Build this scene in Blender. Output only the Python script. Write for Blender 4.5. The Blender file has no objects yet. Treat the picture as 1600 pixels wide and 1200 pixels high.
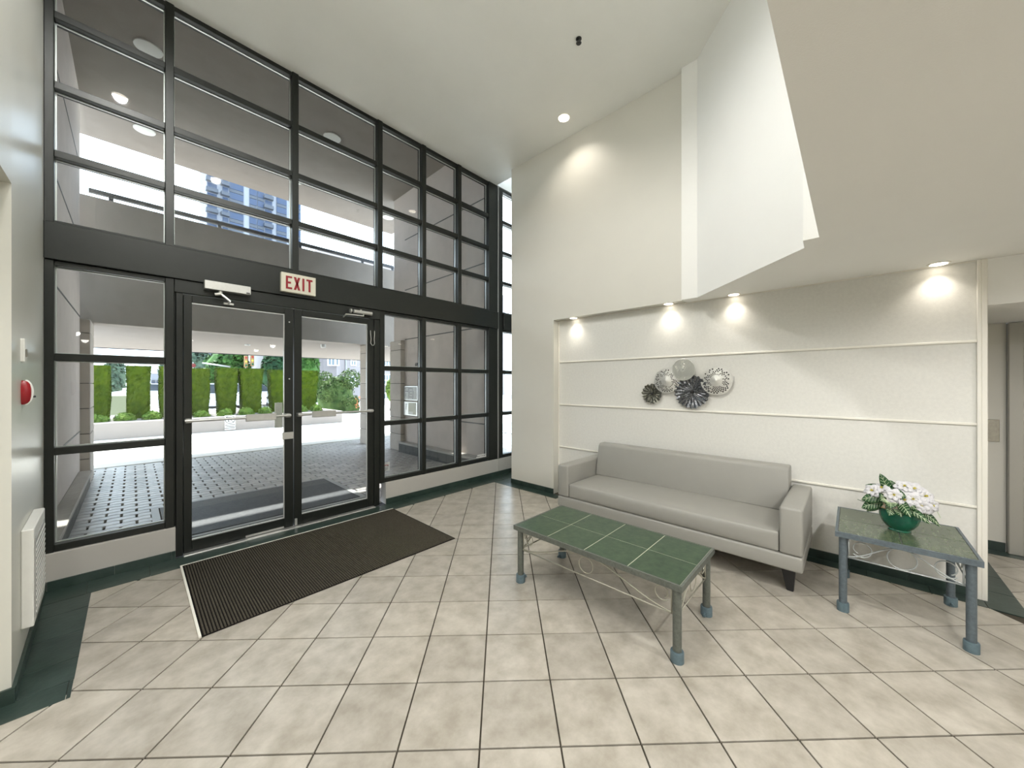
import bpy, bmesh, math, random
from mathutils import Vector
random.seed(7)
PI = math.pi
sc = bpy.context.scene
COL = sc.collection

# ------------------------------------------------------------------ camera
CH = 1.4
FPX = 561.0
YAW = math.radians(43.41)
cam_d = bpy.data.cameras.new('camera'); cam = bpy.data.objects.new('camera', cam_d); COL.objects.link(cam)
cam.location = (0, 0, CH); cam.rotation_euler = (PI / 2, 0, YAW - PI / 2)
cam_d.sensor_fit = 'HORIZONTAL'; cam_d.sensor_width = 36; cam_d.lens = FPX / 1600 * 36
cam_d.clip_start = 0.02; cam_d.clip_end = 600
sc.camera = cam

# ------------------------------------------------------------------ world, sun, exposure
w = bpy.data.worlds.new('sky'); sc.world = w; w.use_nodes = True
bg = w.node_tree.nodes['Background']
bg.inputs[0].default_value = (0.72, 0.85, 1.0, 1); bg.inputs[1].default_value = 5.8
sd = bpy.data.lights.new('sun', 'SUN'); sun = bpy.data.objects.new('sun', sd); COL.objects.link(sun)
sd.energy = 15.0; sd.angle = math.radians(0.6); sd.color = (1, 0.96, 0.9)
sun.rotation_euler = Vector((0.0, -1, -1.2556)).to_track_quat('-Z', 'Y').to_euler()
sc.view_settings.view_transform = 'Standard'; sc.view_settings.look = 'None'
sc.view_settings.exposure = 0.0; sc.view_settings.gamma = 1; sc.view_settings.use_curve_mapping = False
sc.cycles.use_denoising = True
sc.cycles.max_bounces = 10; sc.cycles.diffuse_bounces = 5; sc.cycles.glossy_bounces = 4
sc.cycles.transparent_max_bounces = 24; sc.cycles.sample_clamp_indirect = 6
sc.cycles.caustics_reflective = False; sc.cycles.caustics_refractive = False
LAMP_CEIL = 160.0      # high ceiling: one lamp mirrored in the glass, two added for fill
FILL_SOFFIT = 82.0    # added out-of-view fill lamps in the low soffit and passage
WARM = (1, 0.92, 0.81)
NEUT = (1, 0.985, 0.955)

# ------------------------------------------------------------------ projection helper (choosing what is in view)
Fv = Vector((math.cos(YAW), math.sin(YAW), 0)); Rv = Vector((math.sin(YAW), -math.cos(YAW), 0))
def px(p):
    v = Vector(p) - Vector((0, 0, CH)); d = v.dot(Fv)
    if d < 0.15: return None
    return 800 + FPX * v.dot(Rv) / d, 600 - FPX * v.z / d, d
def x_at(p, y):                       # X of the plane Y=y on the picture column p
    a = (p - 800) / FPX
    return y * (Fv.x + a * Rv.x) / (Fv.y + a * Rv.y)
def z_at(p, q, y):
    a = (p - 800) / FPX; t = y / (Fv.y + a * Rv.y)
    return CH + (600 - q) / FPX * t

# ------------------------------------------------------------------ materials
def mat(name, col, rough=0.6, metal=0.0, noise=0.0, scale=8.0, col2=None, bump=0.0, bscale=60.0, spec=0.5,
        emit=None, estr=0.0, detail=4.0, objrand=0.0, stretch=None, coat=0.0):
    m = bpy.data.materials.new(name); m.use_nodes = True
    nt = m.node_tree; N = nt.nodes; L = nt.links
    b = N['Principled BSDF']
    b.inputs['Base Color'].default_value = (*col, 1); b.inputs['Roughness'].default_value = rough
    b.inputs['Metallic'].default_value = metal; b.inputs['Specular IOR Level'].default_value = spec
    if coat: b.inputs['Coat Weight'].default_value = coat; b.inputs['Coat Roughness'].default_value = 0.05
    geo = N.new('ShaderNodeNewGeometry'); vec = geo.outputs['Position']
    if stretch:
        mp = N.new('ShaderNodeMapping'); mp.inputs['Scale'].default_value = stretch
        L.new(vec, mp.inputs['Vector']); vec = mp.outputs['Vector']
    last = None
    if noise > 0:
        n = N.new('ShaderNodeTexNoise'); n.inputs['Scale'].default_value = scale; n.inputs['Detail'].default_value = detail
        n.inputs['Roughness'].default_value = 0.62
        L.new(vec, n.inputs['Vector'])
        r = N.new('ShaderNodeMapRange'); r.inputs[1].default_value = 0.33; r.inputs[2].default_value = 0.67
        L.new(n.outputs['Fac'], r.inputs[0])
        mx = N.new('ShaderNodeMix'); mx.data_type = 'RGBA'
        c2 = col2 if col2 else tuple(c * (1 - noise) for c in col)
        mx.inputs['A'].default_value = (*col, 1); mx.inputs['B'].default_value = (*c2, 1)
        L.new(r.outputs[0], mx.inputs['Factor']); last = mx.outputs['Result']
        L.new(last, b.inputs['Base Color'])
    if objrand > 0:
        oi = N.new('ShaderNodeObjectInfo'); mr = N.new('ShaderNodeMapRange')
        mr.inputs[3].default_value = 1 - objrand; mr.inputs[4].default_value = 1 + objrand * 0.6
        L.new(oi.outputs['Random'], mr.inputs[0])
        hs = N.new('ShaderNodeHueSaturation')
        if last: L.new(last, hs.inputs['Color'])
        else: hs.inputs['Color'].default_value = (*col, 1)
        L.new(mr.outputs[0], hs.inputs['Value']); L.new(hs.outputs['Color'], b.inputs['Base Color'])
    if bump > 0:
        n2 = N.new('ShaderNodeTexNoise'); n2.inputs['Scale'].default_value = bscale; n2.inputs['Detail'].default_value = 3
        L.new(vec, n2.inputs['Vector'])
        bp = N.new('ShaderNodeBump'); bp.inputs['Strength'].default_value = bump; bp.inputs['Distance'].default_value = 0.004
        L.new(n2.outputs['Fac'], bp.inputs['Height']); L.new(bp.outputs['Normal'], b.inputs['Normal'])
    if emit:
        b.inputs['Emission Color'].default_value = (*emit, 1); b.inputs['Emission Strength'].default_value = estr
    return m
def glass_mat(name, tint=(0.93, 0.95, 0.94)):
    m = bpy.data.materials.new(name); m.use_nodes = True; nt = m.node_tree; N = nt.nodes; L = nt.links
    N.clear()
    o = N.new('ShaderNodeOutputMaterial'); mx = N.new('ShaderNodeMixShader')
    t = N.new('ShaderNodeBsdfTransparent'); t.inputs[0].default_value = (*tint, 1)
    g = N.new('ShaderNodeBsdfGlossy'); g.inputs['Roughness'].default_value = 0.02
    f = N.new('ShaderNodeFresnel'); f.inputs['IOR'].default_value = 1.45
    ge = N.new('ShaderNodeNewGeometry'); mi = N.new('ShaderNodeMapRange')      # same reflectance entering and leaving the pane
    mi.inputs[3].default_value = 1.45; mi.inputs[4].default_value = 1 / 1.45
    L.new(ge.outputs['Backfacing'], mi.inputs[0]); L.new(mi.outputs[0], f.inputs['IOR'])
    L.new(f.outputs[0], mx.inputs[0]); L.new(t.outputs[0], mx.inputs[1]); L.new(g.outputs[0], mx.inputs[2]); L.new(mx.outputs[0], o.inputs[0])
    return m
M = {}
M['paint'] = mat('wall paint', (0.70, 0.685, 0.625), 0.5, noise=0.03, scale=1.5, bump=0.06, bscale=180)
M['paint_left'] = mat('wall paint left', (0.62, 0.62, 0.56), 0.33, noise=0.03, scale=1.5, bump=0.04, bscale=120)
M['ceil'] = mat('ceiling paint', (0.87, 0.87, 0.83), 0.8, noise=0.03, scale=2, bump=0.10, bscale=220)
M['soffit'] = mat('soffit paint', (0.90, 0.90, 0.875), 0.75, noise=0.02, scale=2, bump=0.10, bscale=220)
M['vinyl'] = mat('textured vinyl', (0.76, 0.755, 0.715), 0.65, noise=0.06, scale=45, bump=0.25, bscale=240)
M['trimw'] = mat('cream trim', (0.82, 0.80, 0.73), 0.45)
M['panelw'] = mat('base panel', (0.46, 0.445, 0.415), 0.5, noise=0.04, scale=5)
M['frame'] = mat('dark anodised frame', (0.011, 0.0135, 0.011), 0.38, metal=0.2, noise=0.15, scale=30)
M['silver'] = mat('silver metal', (0.62, 0.62, 0.60), 0.32, metal=0.7, noise=0.08, scale=40)
M['spacer'] = mat('glazing spacer', (0.75, 0.76, 0.74), 0.3, metal=0.5)
M['glass'] = glass_mat('window glass')
M['grout'] = mat('grout', (0.075, 0.066, 0.052), 0.95, spec=0.1, noise=0.2, scale=20)
M['tile'] = mat('beige stone tile', (0.50, 0.465, 0.405), 0.30, noise=0.3, scale=8, col2=(0.335, 0.305, 0.252), detail=7, bump=0.10, bscale=26, objrand=0.10)
M['green'] = mat('green slate tile', (0.017, 0.034, 0.027), 0.30, noise=0.4, scale=9, col2=(0.036, 0.060, 0.050), detail=7, bump=0.2, bscale=40, objrand=0.15, stretch=(1, 1, 1))
M['greentop'] = mat('green marbled tile', (0.014, 0.042, 0.020), 0.32, noise=0.4, scale=20, col2=(0.050, 0.088, 0.044), detail=8, bump=0.08, bscale=40, objrand=0.08)
M['greengrey'] = mat('grey green tile', (0.060, 0.088, 0.052), 0.26, noise=0.4, scale=14, col2=(0.105, 0.130, 0.078), detail=6, stretch=(1, 3, 1), objrand=0.05)
M['groutl'] = mat('light grout', (0.50, 0.52, 0.42), 0.8)
M['matbrown'] = mat('brown ribbed mat', (0.050, 0.044, 0.035), 0.95, noise=0.4, scale=160, col2=(0.10, 0.088, 0.068), spec=0.1)
M['matbase'] = mat('mat backing', (0.010, 0.009, 0.008), 0.95, spec=0.1)
M['leather'] = mat('grey beige leather', (0.305, 0.30, 0.275), 0.42, noise=0.04, scale=5, bump=0.12, bscale=330)
M['black'] = mat('black wood', (0.012, 0.012, 0.013), 0.4)
M['steelpaint'] = mat('hammered grey green steel', (0.15, 0.165, 0.145), 0.42, metal=0.3, noise=0.3, scale=60, bump=0.3, bscale=220)
M['steelblue'] = mat('blue grey steel', (0.135, 0.17, 0.195), 0.42, metal=0.3, noise=0.25, scale=60, bump=0.25, bscale=220)
M['capblue'] = mat('blue grey foot', (0.13, 0.19, 0.22), 0.5, metal=0.2, noise=0.2, scale=50)
M['iron'] = mat('pale wrought wire', (0.42, 0.41, 0.34), 0.4, metal=0.5)
M['irong'] = mat('grey wrought wire', (0.40, 0.43, 0.43), 0.4, metal=0.4)
M['pot'] = mat('green glazed pot', (0.012, 0.145, 0.085), 0.10, noise=0.45, scale=9, col2=(0.006, 0.085, 0.055), coat=0.6)
M['potrim'] = mat('tan pot rim', (0.45, 0.30, 0.16), 0.4)
M['potband'] = mat('yellow green glaze', (0.38, 0.42, 0.07), 0.2)
M['soil'] = mat('potting soil', (0.05, 0.035, 0.02), 0.95, noise=0.5, scale=80)
M['leaf'] = mat('plant leaf', (0.018, 0.085, 0.022), 0.38, noise=0.5, scale=45, col2=(0.008, 0.040, 0.012))
M['leafvein'] = mat('pale leaf vein', (0.52, 0.62, 0.40), 0.5)
M['petal'] = mat('white petal', (0.63, 0.625, 0.645), 0.6, noise=0.05, scale=30)
M['stamen'] = mat('yellow stamen', (0.60, 0.52, 0.06), 0.6)
M['red'] = mat('red plastic', (0.30, 0.006, 0.012), 0.3)
M['white'] = mat('white plastic', (0.80, 0.80, 0.76), 0.4)
M['whitemet'] = mat('white enamel', (0.76, 0.76, 0.72), 0.4, noise=0.04, scale=20)
M['vent'] = mat('perforated grille', (0.52, 0.52, 0.49), 0.5, noise=0.3, scale=260, col2=(0.30, 0.30, 0.29))
M['dark'] = mat('dark plastic', (0.02, 0.02, 0.02), 0.4)
M['exitface'] = mat('exit sign face', (0.62, 0.60, 0.50), 0.5)
M['exitred'] = mat('exit letters', (0.22, 0.004, 0.012), 0.4, emit=(1, 0.02, 0.05), estr=0.03)
M['lamp'] = mat('lamp lens', (1, 0.95, 0.85), 0.4, emit=(1, 0.90, 0.75), estr=9.0)
M['lampoff'] = mat('unlit lamp lens', (0.75, 0.75, 0.72), 0.4)
M['led'] = mat('led panel lens', (1, 0.97, 0.92), 0.4, emit=(1, 0.95, 0.88), estr=4.0)
M['chrome'] = mat('polished silver disc', (0.82, 0.82, 0.79), 0.28, metal=0.6, noise=0.15, scale=30)
M['gunmetal'] = mat('dark metal', (0.022, 0.025, 0.032), 0.28, metal=0.8, noise=0.8, scale=90, col2=(0.30, 0.31, 0.32))
M['bronze'] = mat('dark bronze', (0.035, 0.035, 0.028), 0.3, metal=0.8, noise=0.7, scale=100, col2=(0.24, 0.24, 0.20))
M['wire'] = mat('fine grey wire', (0.66, 0.67, 0.63), 0.3, metal=0.4)
M['steel'] = mat('brushed steel', (0.42, 0.40, 0.34), 0.35, metal=0.8, noise=0.2, scale=40)
M['elev'] = mat('elevator enamel', (0.42, 0.41, 0.37), 0.35, metal=0.2)
# outdoors
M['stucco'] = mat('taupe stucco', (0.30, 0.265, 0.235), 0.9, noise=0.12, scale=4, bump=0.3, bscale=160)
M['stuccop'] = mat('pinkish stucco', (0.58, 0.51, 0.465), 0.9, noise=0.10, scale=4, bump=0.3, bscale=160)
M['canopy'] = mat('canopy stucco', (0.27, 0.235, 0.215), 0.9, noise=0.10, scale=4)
M['block'] = mat('pale block', (0.50, 0.45, 0.40), 0.85, noise=0.10, scale=6, bump=0.2, bscale=120, objrand=0.05)
M['darkbase'] = mat('dark base tile', (0.075, 0.075, 0.068), 0.6, noise=0.4, scale=12)
M['ledge'] = mat('concrete ledge', (0.42, 0.40, 0.37), 0.8, noise=0.15, scale=9)
M['paver'] = mat('grey paver', (0.50, 0.48, 0.47), 0.33, noise=0.3, scale=11, col2=(0.36, 0.345, 0.34), objrand=0.28, bump=0.12, bscale=90)
M['joint'] = mat('paver joint', (0.03, 0.028, 0.027), 0.95)
M['concrete'] = mat('bright concrete', (0.66, 0.64, 0.60), 0.85, noise=0.08, scale=2)
M['asphalt'] = mat('pale street', (0.46, 0.45, 0.44), 0.9, noise=0.1, scale=1)
M['planter'] = mat('planter wall', (0.31, 0.27, 0.245), 0.85, noise=0.08, scale=3)
M['gravel'] = mat('gravel bed', (0.20, 0.185, 0.17), 0.95, noise=0.6, scale=16, col2=(0.07, 0.06, 0.055), bump=0.6, bscale=30)
M['hedge'] = mat('hedge leaf', (0.064, 0.096, 0.002), 0.8, spec=0.12, noise=0.5, scale=9, col2=(0.024, 0.050, 0.001), detail=6, bump=0.9, bscale=40)
M['shrub'] = mat('lime shrub leaf', (0.14, 0.21, 0.03), 0.7, spec=0.15, noise=0.5, scale=7, col2=(0.05, 0.11, 0.015))
M['bushleaf'] = mat('bush leaf', (0.085, 0.13, 0.035), 0.7, spec=0.15, noise=0.6, scale=3, col2=(0.02, 0.05, 0.012))
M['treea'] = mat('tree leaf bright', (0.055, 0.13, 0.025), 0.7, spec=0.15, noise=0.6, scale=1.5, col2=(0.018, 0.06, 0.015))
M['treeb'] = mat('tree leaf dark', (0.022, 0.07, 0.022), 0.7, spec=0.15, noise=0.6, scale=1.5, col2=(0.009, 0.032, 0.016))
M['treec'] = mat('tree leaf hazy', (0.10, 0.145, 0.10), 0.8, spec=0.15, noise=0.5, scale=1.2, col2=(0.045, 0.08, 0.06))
M['bark'] = mat('bark', (0.09, 0.065, 0.045), 0.9, noise=0.4, scale=12)
M['carw'] = mat('white car paint', (0.40, 0.41, 0.43), 0.25, coat=0.5)
M['carg'] = mat('car glass', (0.04, 0.05, 0.065), 0.1)
M['tyre'] = mat('tyre', (0.02, 0.02, 0.02), 0.8)
M['apt'] = mat('pale apartment stucco', (0.30, 0.275, 0.285), 0.85, noise=0.06, scale=0.6)
M['aptglass'] = mat('apartment glass', (0.12, 0.16, 0.19), 0.15)
M['towerw'] = mat('tower concrete', (0.20, 0.215, 0.25), 0.8)
M['towerg'] = mat('tower blue glass', (0.016, 0.036, 0.085), 0.35)
M['towerd'] = mat('tower balcony', (0.045, 0.055, 0.075), 0.6)
M['signal'] = mat('signal yellow', (0.26, 0.15, 0.06), 0.5)
M['pole'] = mat('grey pole', (0.36, 0.37, 0.38), 0.5, metal=0.3)
M['outmat'] = mat('outdoor ribbed mat', (0.07, 0.078, 0.09), 0.45, noise=0.3, scale=40, col2=(0.11, 0.12, 0.135))
M['outmatb'] = mat('outdoor mat edge', (0.34, 0.35, 0.36), 0.4)
M['rail'] = mat('dark railing', (0.06, 0.065, 0.075), 0.5, metal=0.4)
M['flower'] = mat('orange flower', (0.62, 0.20, 0.08), 0.7)

# ------------------------------------------------------------------ mesh helpers
class MB:
    def __init__(s): s.v = []; s.f = []
    def add(s, vs, fs):
        o = len(s.v); s.v += [tuple(p) for p in vs]; s.f += [tuple(i + o for i in f) for f in fs]; return s
    def box(s, x0, x1, y0, y1, z0, z1):
        return s.add([(x0, y0, z0), (x1, y0, z0), (x1, y1, z0), (x0, y1, z0), (x0, y0, z1), (x1, y0, z1), (x1, y1, z1), (x0, y1, z1)],
                     [(0, 3, 2, 1), (4, 5, 6, 7), (0, 1, 5, 4), (1, 2, 6, 5), (2, 3, 7, 6), (3, 0, 4, 7)])
    def prism(s, poly, z0, z1):          # poly CCW in XY
        n = len(poly)
        return s.add([(p[0], p[1], z0) for p in poly] + [(p[0], p[1], z1) for p in poly],
                     [tuple(range(n - 1, -1, -1)), tuple(range(n, 2 * n))] + [(i, (i + 1) % n, n + (i + 1) % n, n + i) for i in range(n)])
    def prism_x(s, poly, x0, x1):        # poly in YZ
        n = len(poly)
        return s.add([(x0, p[0], p[1]) for p in poly] + [(x1, p[0], p[1]) for p in poly],
                     [tuple(range(n - 1, -1, -1)), tuple(range(n, 2 * n))] + [(i, (i + 1) % n, n + (i + 1) % n, n + i) for i in range(n)])
    def prism_y(s, poly, y0, y1):        # poly in XZ
        n = len(poly)
        return s.add([(p[0], y0, p[1]) for p in poly] + [(p[0], y1, p[1]) for p in poly],
                     [tuple(range(n)), tuple(range(2 * n - 1, n - 1, -1))] + [(i, n + i, n + (i + 1) % n, (i + 1) % n) for i in range(n)])
    def tube(s, pts, r, seg=8, closed=False, cap=True):
        pts = [Vector(p) for p in pts]; n = len(pts); rs = r if isinstance(r, (list, tuple)) else [r] * n
        rings = []; prev = None
        for i, p in enumerate(pts):
            if closed: t = pts[(i + 1) % n] - pts[i - 1]
            else: t = pts[min(i + 1, n - 1)] - pts[max(i - 1, 0)]
            t.normalize()
            if prev is None:
                a = Vector((0, 0, 1)) if abs(t.z) < 0.9 else Vector((1, 0, 0)); u = t.cross(a).normalized()
            else:
                u = prev - t * prev.dot(t)
                u = u.normalized() if u.length > 1e-6 else t.orthogonal().normalized()
            prev = u; b = t.cross(u)
            rings.append([p + (u * math.cos(2 * PI * k / seg) + b * math.sin(2 * PI * k / seg)) * rs[i] for k in range(seg)])
        vs = [q for rg in rings for q in rg]; fs = []
        m = n if closed else n - 1
        for i in range(m):
            j = (i + 1) % n
            for k in range(seg):
                k2 = (k + 1) % seg; fs.append((i * seg + k, i * seg + k2, j * seg + k2, j * seg + k))
        if cap and not closed:
            fs.append(tuple(range(seg - 1, -1, -1))); fs.append(tuple(range((n - 1) * seg, n * seg)))
        return s.add(vs, fs)
    def lathe(s, prof, c=(0, 0, 0), seg=24, axis='z'):
        vs = []; fs = []; n = len(prof)
        for r, h in prof:
            for k in range(seg):
                a = 2 * PI * k / seg; x, y = r * math.cos(a), r * math.sin(a)
                p = {'z': (x, y, h), 'x': (h, x, y), 'y': (y, h, x)}[axis]
                vs.append((p[0] + c[0], p[1] + c[1], p[2] + c[2]))
        for i in range(n - 1):
            for k in range(seg):
                k2 = (k + 1) % seg; fs.append((i * seg + k, i * seg + k2, (i + 1) * seg + k2, (i + 1) * seg + k))
        fs.append(tuple(range(seg - 1, -1, -1))); fs.append(tuple(range((n - 1) * seg, n * seg)))
        return s.add(vs, fs)
    def build(s, name, m, parent=None, bevel=0.0, smooth=False, seg=1):
        me = bpy.data.meshes.new(name)
        off = Vector((0, 0, 0))
        p = parent
        while p is not None: off += p.location; p = p.parent
        me.from_pydata([(v[0] - off.x, v[1] - off.y, v[2] - off.z) for v in s.v], [], s.f); me.update()
        if bevel > 0:
            bm = bmesh.new(); bm.from_mesh(me); bmesh.ops.remove_doubles(bm, verts=bm.verts, dist=1e-6)
            es = [e for e in bm.edges if len(e.link_faces) == 2 and e.calc_face_angle(0) > 0.5]
            bmesh.ops.bevel(bm, geom=es, offset=bevel, segments=seg, affect='EDGES', profile=0.5, clamp_overlap=True)
            bm.to_mesh(me); bm.free()
        if smooth:
            for q in me.polygons: q.use_smooth = True
            if smooth == 'auto':
                me.set_sharp_from_angle(angle=math.radians(38))
        mm = M[m] if isinstance(m, str) else m
        me.materials.append(mm)
        o = bpy.data.objects.new(name, me); COL.objects.link(o)
        if parent is not None: o.parent = parent
        return o
def tag(o, label=None, cat=None, group=None, kind=None):
    if label: o['label'] = label
    if cat: o['category'] = cat
    if group: o['group'] = group
    if kind: o['kind'] = kind
    return o
def thing(name, loc, label, cat, group=None, kind=None):
    o = bpy.data.objects.new(name, None); COL.objects.link(o); o.location = loc; o.empty_display_size = 0.1
    return tag(o, label, cat, group, kind)
def B(*a): return MB().box(*a)
def inst(src, name, parent, loc=(0, 0, 0), rz=0.0):
    o = bpy.data.objects.new(name, src.data); COL.objects.link(o); o.parent = parent; o.location = loc; o.rotation_euler = (0, 0, rz); return o

# ================================================================== SETTING: lobby
# ---- floor with diagonal tiles
floor = tag(B(-3.0, 6.0, -4.2, 3.96, -0.12, -0.006).build('floor', 'grout'), 'lobby floor of diagonal beige stone tiles with a dark green border', 'floor', kind='structure')
PT, A0, B0, G = 0.3133, 1.694, -0.086, 0.0037
S2 = math.sqrt(0.5)
def clip(poly, a, b, c):                       # keep a*x+b*y<=c
    out = []
    for i in range(len(poly)):
        p, q = poly[i], poly[(i + 1) % len(poly)]
        dp, dq = a * p[0] + b * p[1] - c, a * q[0] + b * q[1] - c
        if dp <= 0: out.append(p)
        if dp * dq < 0:
            t = dp / (dp - dq); out.append((p[0] + (q[0] - p[0]) * t, p[1] + (q[1] - p[1]) * t))
    return out
def tile_mesh(mb, poly, z=0.0, th=0.008, bv=0.0008):
    n = len(poly); cx = sum(p[0] for p in poly) / n; cy = sum(p[1] for p in poly) / n
    R = max(math.hypot(p[0] - cx, p[1] - cy) for p in poly); k = max(0.0, 1 - bv / R * 1.4)
    vs = [(p[0], p[1], z - th) for p in poly] + [(p[0], p[1], z - bv * 0.5) for p in poly] + [(cx + (p[0] - cx) * k, cy + (p[1] - cy) * k, z) for p in poly]
    fs = [tuple(range(2 * n, 3 * n))]
    for a in (0, n):
        fs += [(a + i, a + (i + 1) % n, a + n + (i + 1) % n, a + n + i) for i in range(n)]
    mb.add(vs, fs)
def parea(p): return abs(sum(p[k][0] * p[(k + 1) % len(p)][1] - p[(k + 1) % len(p)][0] * p[k][1] for k in range(len(p)))) / 2 if len(p) > 2 else 0
full_tile = None; cands = []
for i in range(-40, 40):
    for j in range(-40, 40):
        a = A0 + (i + 0.5) * PT; b = B0 + (j + 0.5) * PT
        cx, cy = (a + b) * S2, (a - b) * S2
        if not (-2.9 < cx < 5.0 and -4.1 < cy < 3.9): continue
        hw = PT / 2 - G
        poly = [((a + da + b + db) * S2, (a + da - b - db) * S2) for da, db in ((-hw, -hw), (-hw, hw), (hw, hw), (hw, -hw))]
        n0 = list(poly)
        if any(p[1] > 2.54 and p[0] < -0.20 for p in poly):
            poly = clip(poly, -1, 0, 0.20) if cx > -0.30 else clip(poly, 0, 1, 2.54)
        if any(p[0] > 3.675 and p[1] > -0.77 for p in poly):
            p1, p2 = clip(poly, 1, 0, 3.675), clip(poly, 0, 1, -0.77)
            poly = p1 if parea(p1) > parea(p2) else p2
        poly = clip(poly, 0, 1, 3.72); poly = clip(poly, 1, 0, 4.96); poly = clip(poly, -1, 0, 2.95)
        if len(poly) < 3: continue
        ar = abs(sum(poly[k][0] * poly[(k + 1) % len(poly)][1] - poly[(k + 1) % len(poly)][0] * poly[k][1] for k in range(len(poly)))) / 2
        if ar < 0.0004: continue
        q = px((cx, cy, 0)); vis = q and -90 < q[0] < 1690 and q[1] < 1320
        cands.append((0 if vis else 1, q[2] if q else 99, cx, cy, poly, poly == n0))
cands.sort(key=lambda c: (c[0], c[1]))
rest = MB()
for n, (nv, d, cx, cy, poly, full) in enumerate(cands):
    if nv == 0 and n < 300:
        if full and full_tile:
            inst(full_tile, 'tile', floor, (cx, cy, 0))
        else:
            mb = MB(); tile_mesh(mb, [(p[0] - cx, p[1] - cy) for p in poly] if full else poly)
            o = mb.build('tile', 'tile', None); o.parent = floor
            if full: full_tile = o; o.location = (cx, cy, 0)
    else: tile_mesh(rest, poly)
tag(rest.build('tile_field', 'tile', floor), kind='stuff')
def strip(x0, x1, y0, y1, along, parent, name='border_tile', piece=0.305, z=0.0018, ph=0.0):
    L0, L1 = (x0, x1) if along == 'x' else (y0, y1)
    p = L0 - ph
    while p < L1 - 1e-4:
        a, b = max(p, L0) + 0.0012, min(p + piece, L1) - 0.0012
        if b - a > 0.01:
            mb = MB(); r = [(a, y0), (b, y0), (b, y1), (a, y1)] if along == 'x' else [(x0, a), (x1, a), (x1, b), (x0, b)]
            tile_mesh(mb, r, z, 0.006, 0.001); mb.build(name, 'green', parent)
        p += piece
strip(-0.40, -0.19, 2.68, 3.705, 'y', floor, ph=0.1)
strip(-2.9, -0.19, 2.535, 2.678, 'x', floor, ph=0.05)
strip(-0.40, 3.9, 3.707, 3.93, 'x', floor, ph=0.12)
strip(3.9, 5.9, 3.60, 3.93, 'x', floor)
strip(3.545, 3.685, 2.62, 3.705, 'y', floor)
strip(3.685, 4.1, 3.51, 3.70, 'x', floor)
strip(3.672, 3.795, -0.62, 2.617, 'y', floor, ph=0.07)
strip(3.672, 4.93, -0.78, -0.622, 'x', floor)
strip(4.86, 4.985, -4.1, -0.782, 'y', floor)
B(0.285, 1.894, 3.915, 4.06, -0.02, 0.010).build('threshold', 'silver', floor, bevel=0.003)

# ---- walls
def base_run(name, label, segs, h=0.066, th=0.012, piece=0.305):
    e = thing(name, (segs[0][0], segs[0][1], 0), label, 'baseboard', kind='structure')
    for (xa, ya, xb, yb, nx, ny) in segs:
        L = math.hypot(xb - xa, yb - ya); ux, uy = (xb - xa) / L, (yb - ya) / L; s = 0.0
        while s < L - 0.005:
            t = min(s + piece, L) - 0.0015
            p0 = (xa + ux * s, ya + uy * s); p1 = (xa + ux * t, ya + uy * t)
            q1 = (p1[0] + nx * th, p1[1] + ny * th); q0 = (p0[0] + nx * th, p0[1] + ny * th)
            poly = [p0, p1, q1, q0]
            ar = sum(poly[k][0] * poly[(k + 1) % 4][1] - poly[(k + 1) % 4][0] * poly[k][1] for k in range(4))
            MB().prism(poly if ar > 0 else poly[::-1], 0, h).build('base_tile', 'green', e)
            s += piece
    return e
# left wall (slightly out of square) with the low passage header beside it
wl = MB().prism([(-0.365, 2.68), (-0.412, 3.975), (-0.60, 3.975), (-0.60, 2.68)], 0.0, 4.44).build('wall_left', 'paint_left')
tag(wl, 'grey painted side wall left of the glass front', 'wall', kind='structure')
tag(MB().prism([(-0.365, 0.13), (-0.365, 2.68), (-3.0, 2.68), (-3.0, 0.13)], 2.28, 4.44).build('wall_left_header', 'paint_left'), 'grey wall above the low side passage', 'wall', kind='structure')
tag(B(-3.0, -0.60, 2.68, 2.80, 0, 2.28).build('wall_passage_end', 'paint'), 'cream wall facing the camera at far left', 'wall', kind='structure')
tag(B(-3.12, -3.0, -4.2, 2.80, 0, 2.28).build('wall_passage', 'paint'), 'cream side passage wall outside the view', 'wall', kind='structure')
tag(B(-3.12, 6.0, -4.32, -4.2, 0, 2.21).build('wall_back', 'paint'), 'cream wall behind the viewer', 'wall', kind='structure')
MBx = MB().prism([(-0.365, 2.68), (-0.60, 2.68), (-0.60, 2.6795), (-0.365, 2.6795)][::-1], 0, 2.28)
base_run('baseboard_left', 'dark green tile baseboard along the left wall', [(-0.365, 2.68, -0.41, 3.93, 1, 0.03), (-2.95, 2.68, -0.353, 2.68, 0, -1)], h=0.068)
# right wall: pier and upper wall, recessed seating wall
wr = MB().prism([(3.69, 1.19), (4.02, 1.19), (4.02, 2.76), (3.69, 2.76)], 2.215, 4.44)
wr.prism([(3.69, 2.7605), (4.02, 2.7605), (4.02, 3.50), (3.69, 3.50)], 0, 4.44)
wr = tag(wr.build('wall_right', 'paint'), 'tall cream wall pier and upper wall right of the glass front', 'wall', kind='structure')
rec = tag(B(3.80, 4.02, -0.61, 2.76, 0, 2.2145).build('wall_recess', 'vinyl'), 'recessed off white textured wall behind the sofa', 'wall', kind='structure')
tr = thing('trim_1', (3.79, 1.0, 0), 'cream bead strips dividing the textured wall', 'trim', kind='structure')
for z in (1.680, 1.136, 0.595):
    MB().prism_x([(-0.598, z - 0.0085), (-0.598, z + 0.0085), (2.742, z + 0.0085), (2.742, z - 0.0085)], 3.786, 3.799).build('bead_strip', 'trimw', tr, bevel=0.003)
B(3.778, 4.025, -0.636, -0.611, 0, 2.209).build('corner_trim', 'trimw', tr, bevel=0.003)
B(3.778, 3.799, -0.611, -0.594, 0.0, 2.209).build('corner_trim', 'trimw', tr, bevel=0.002)
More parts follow.
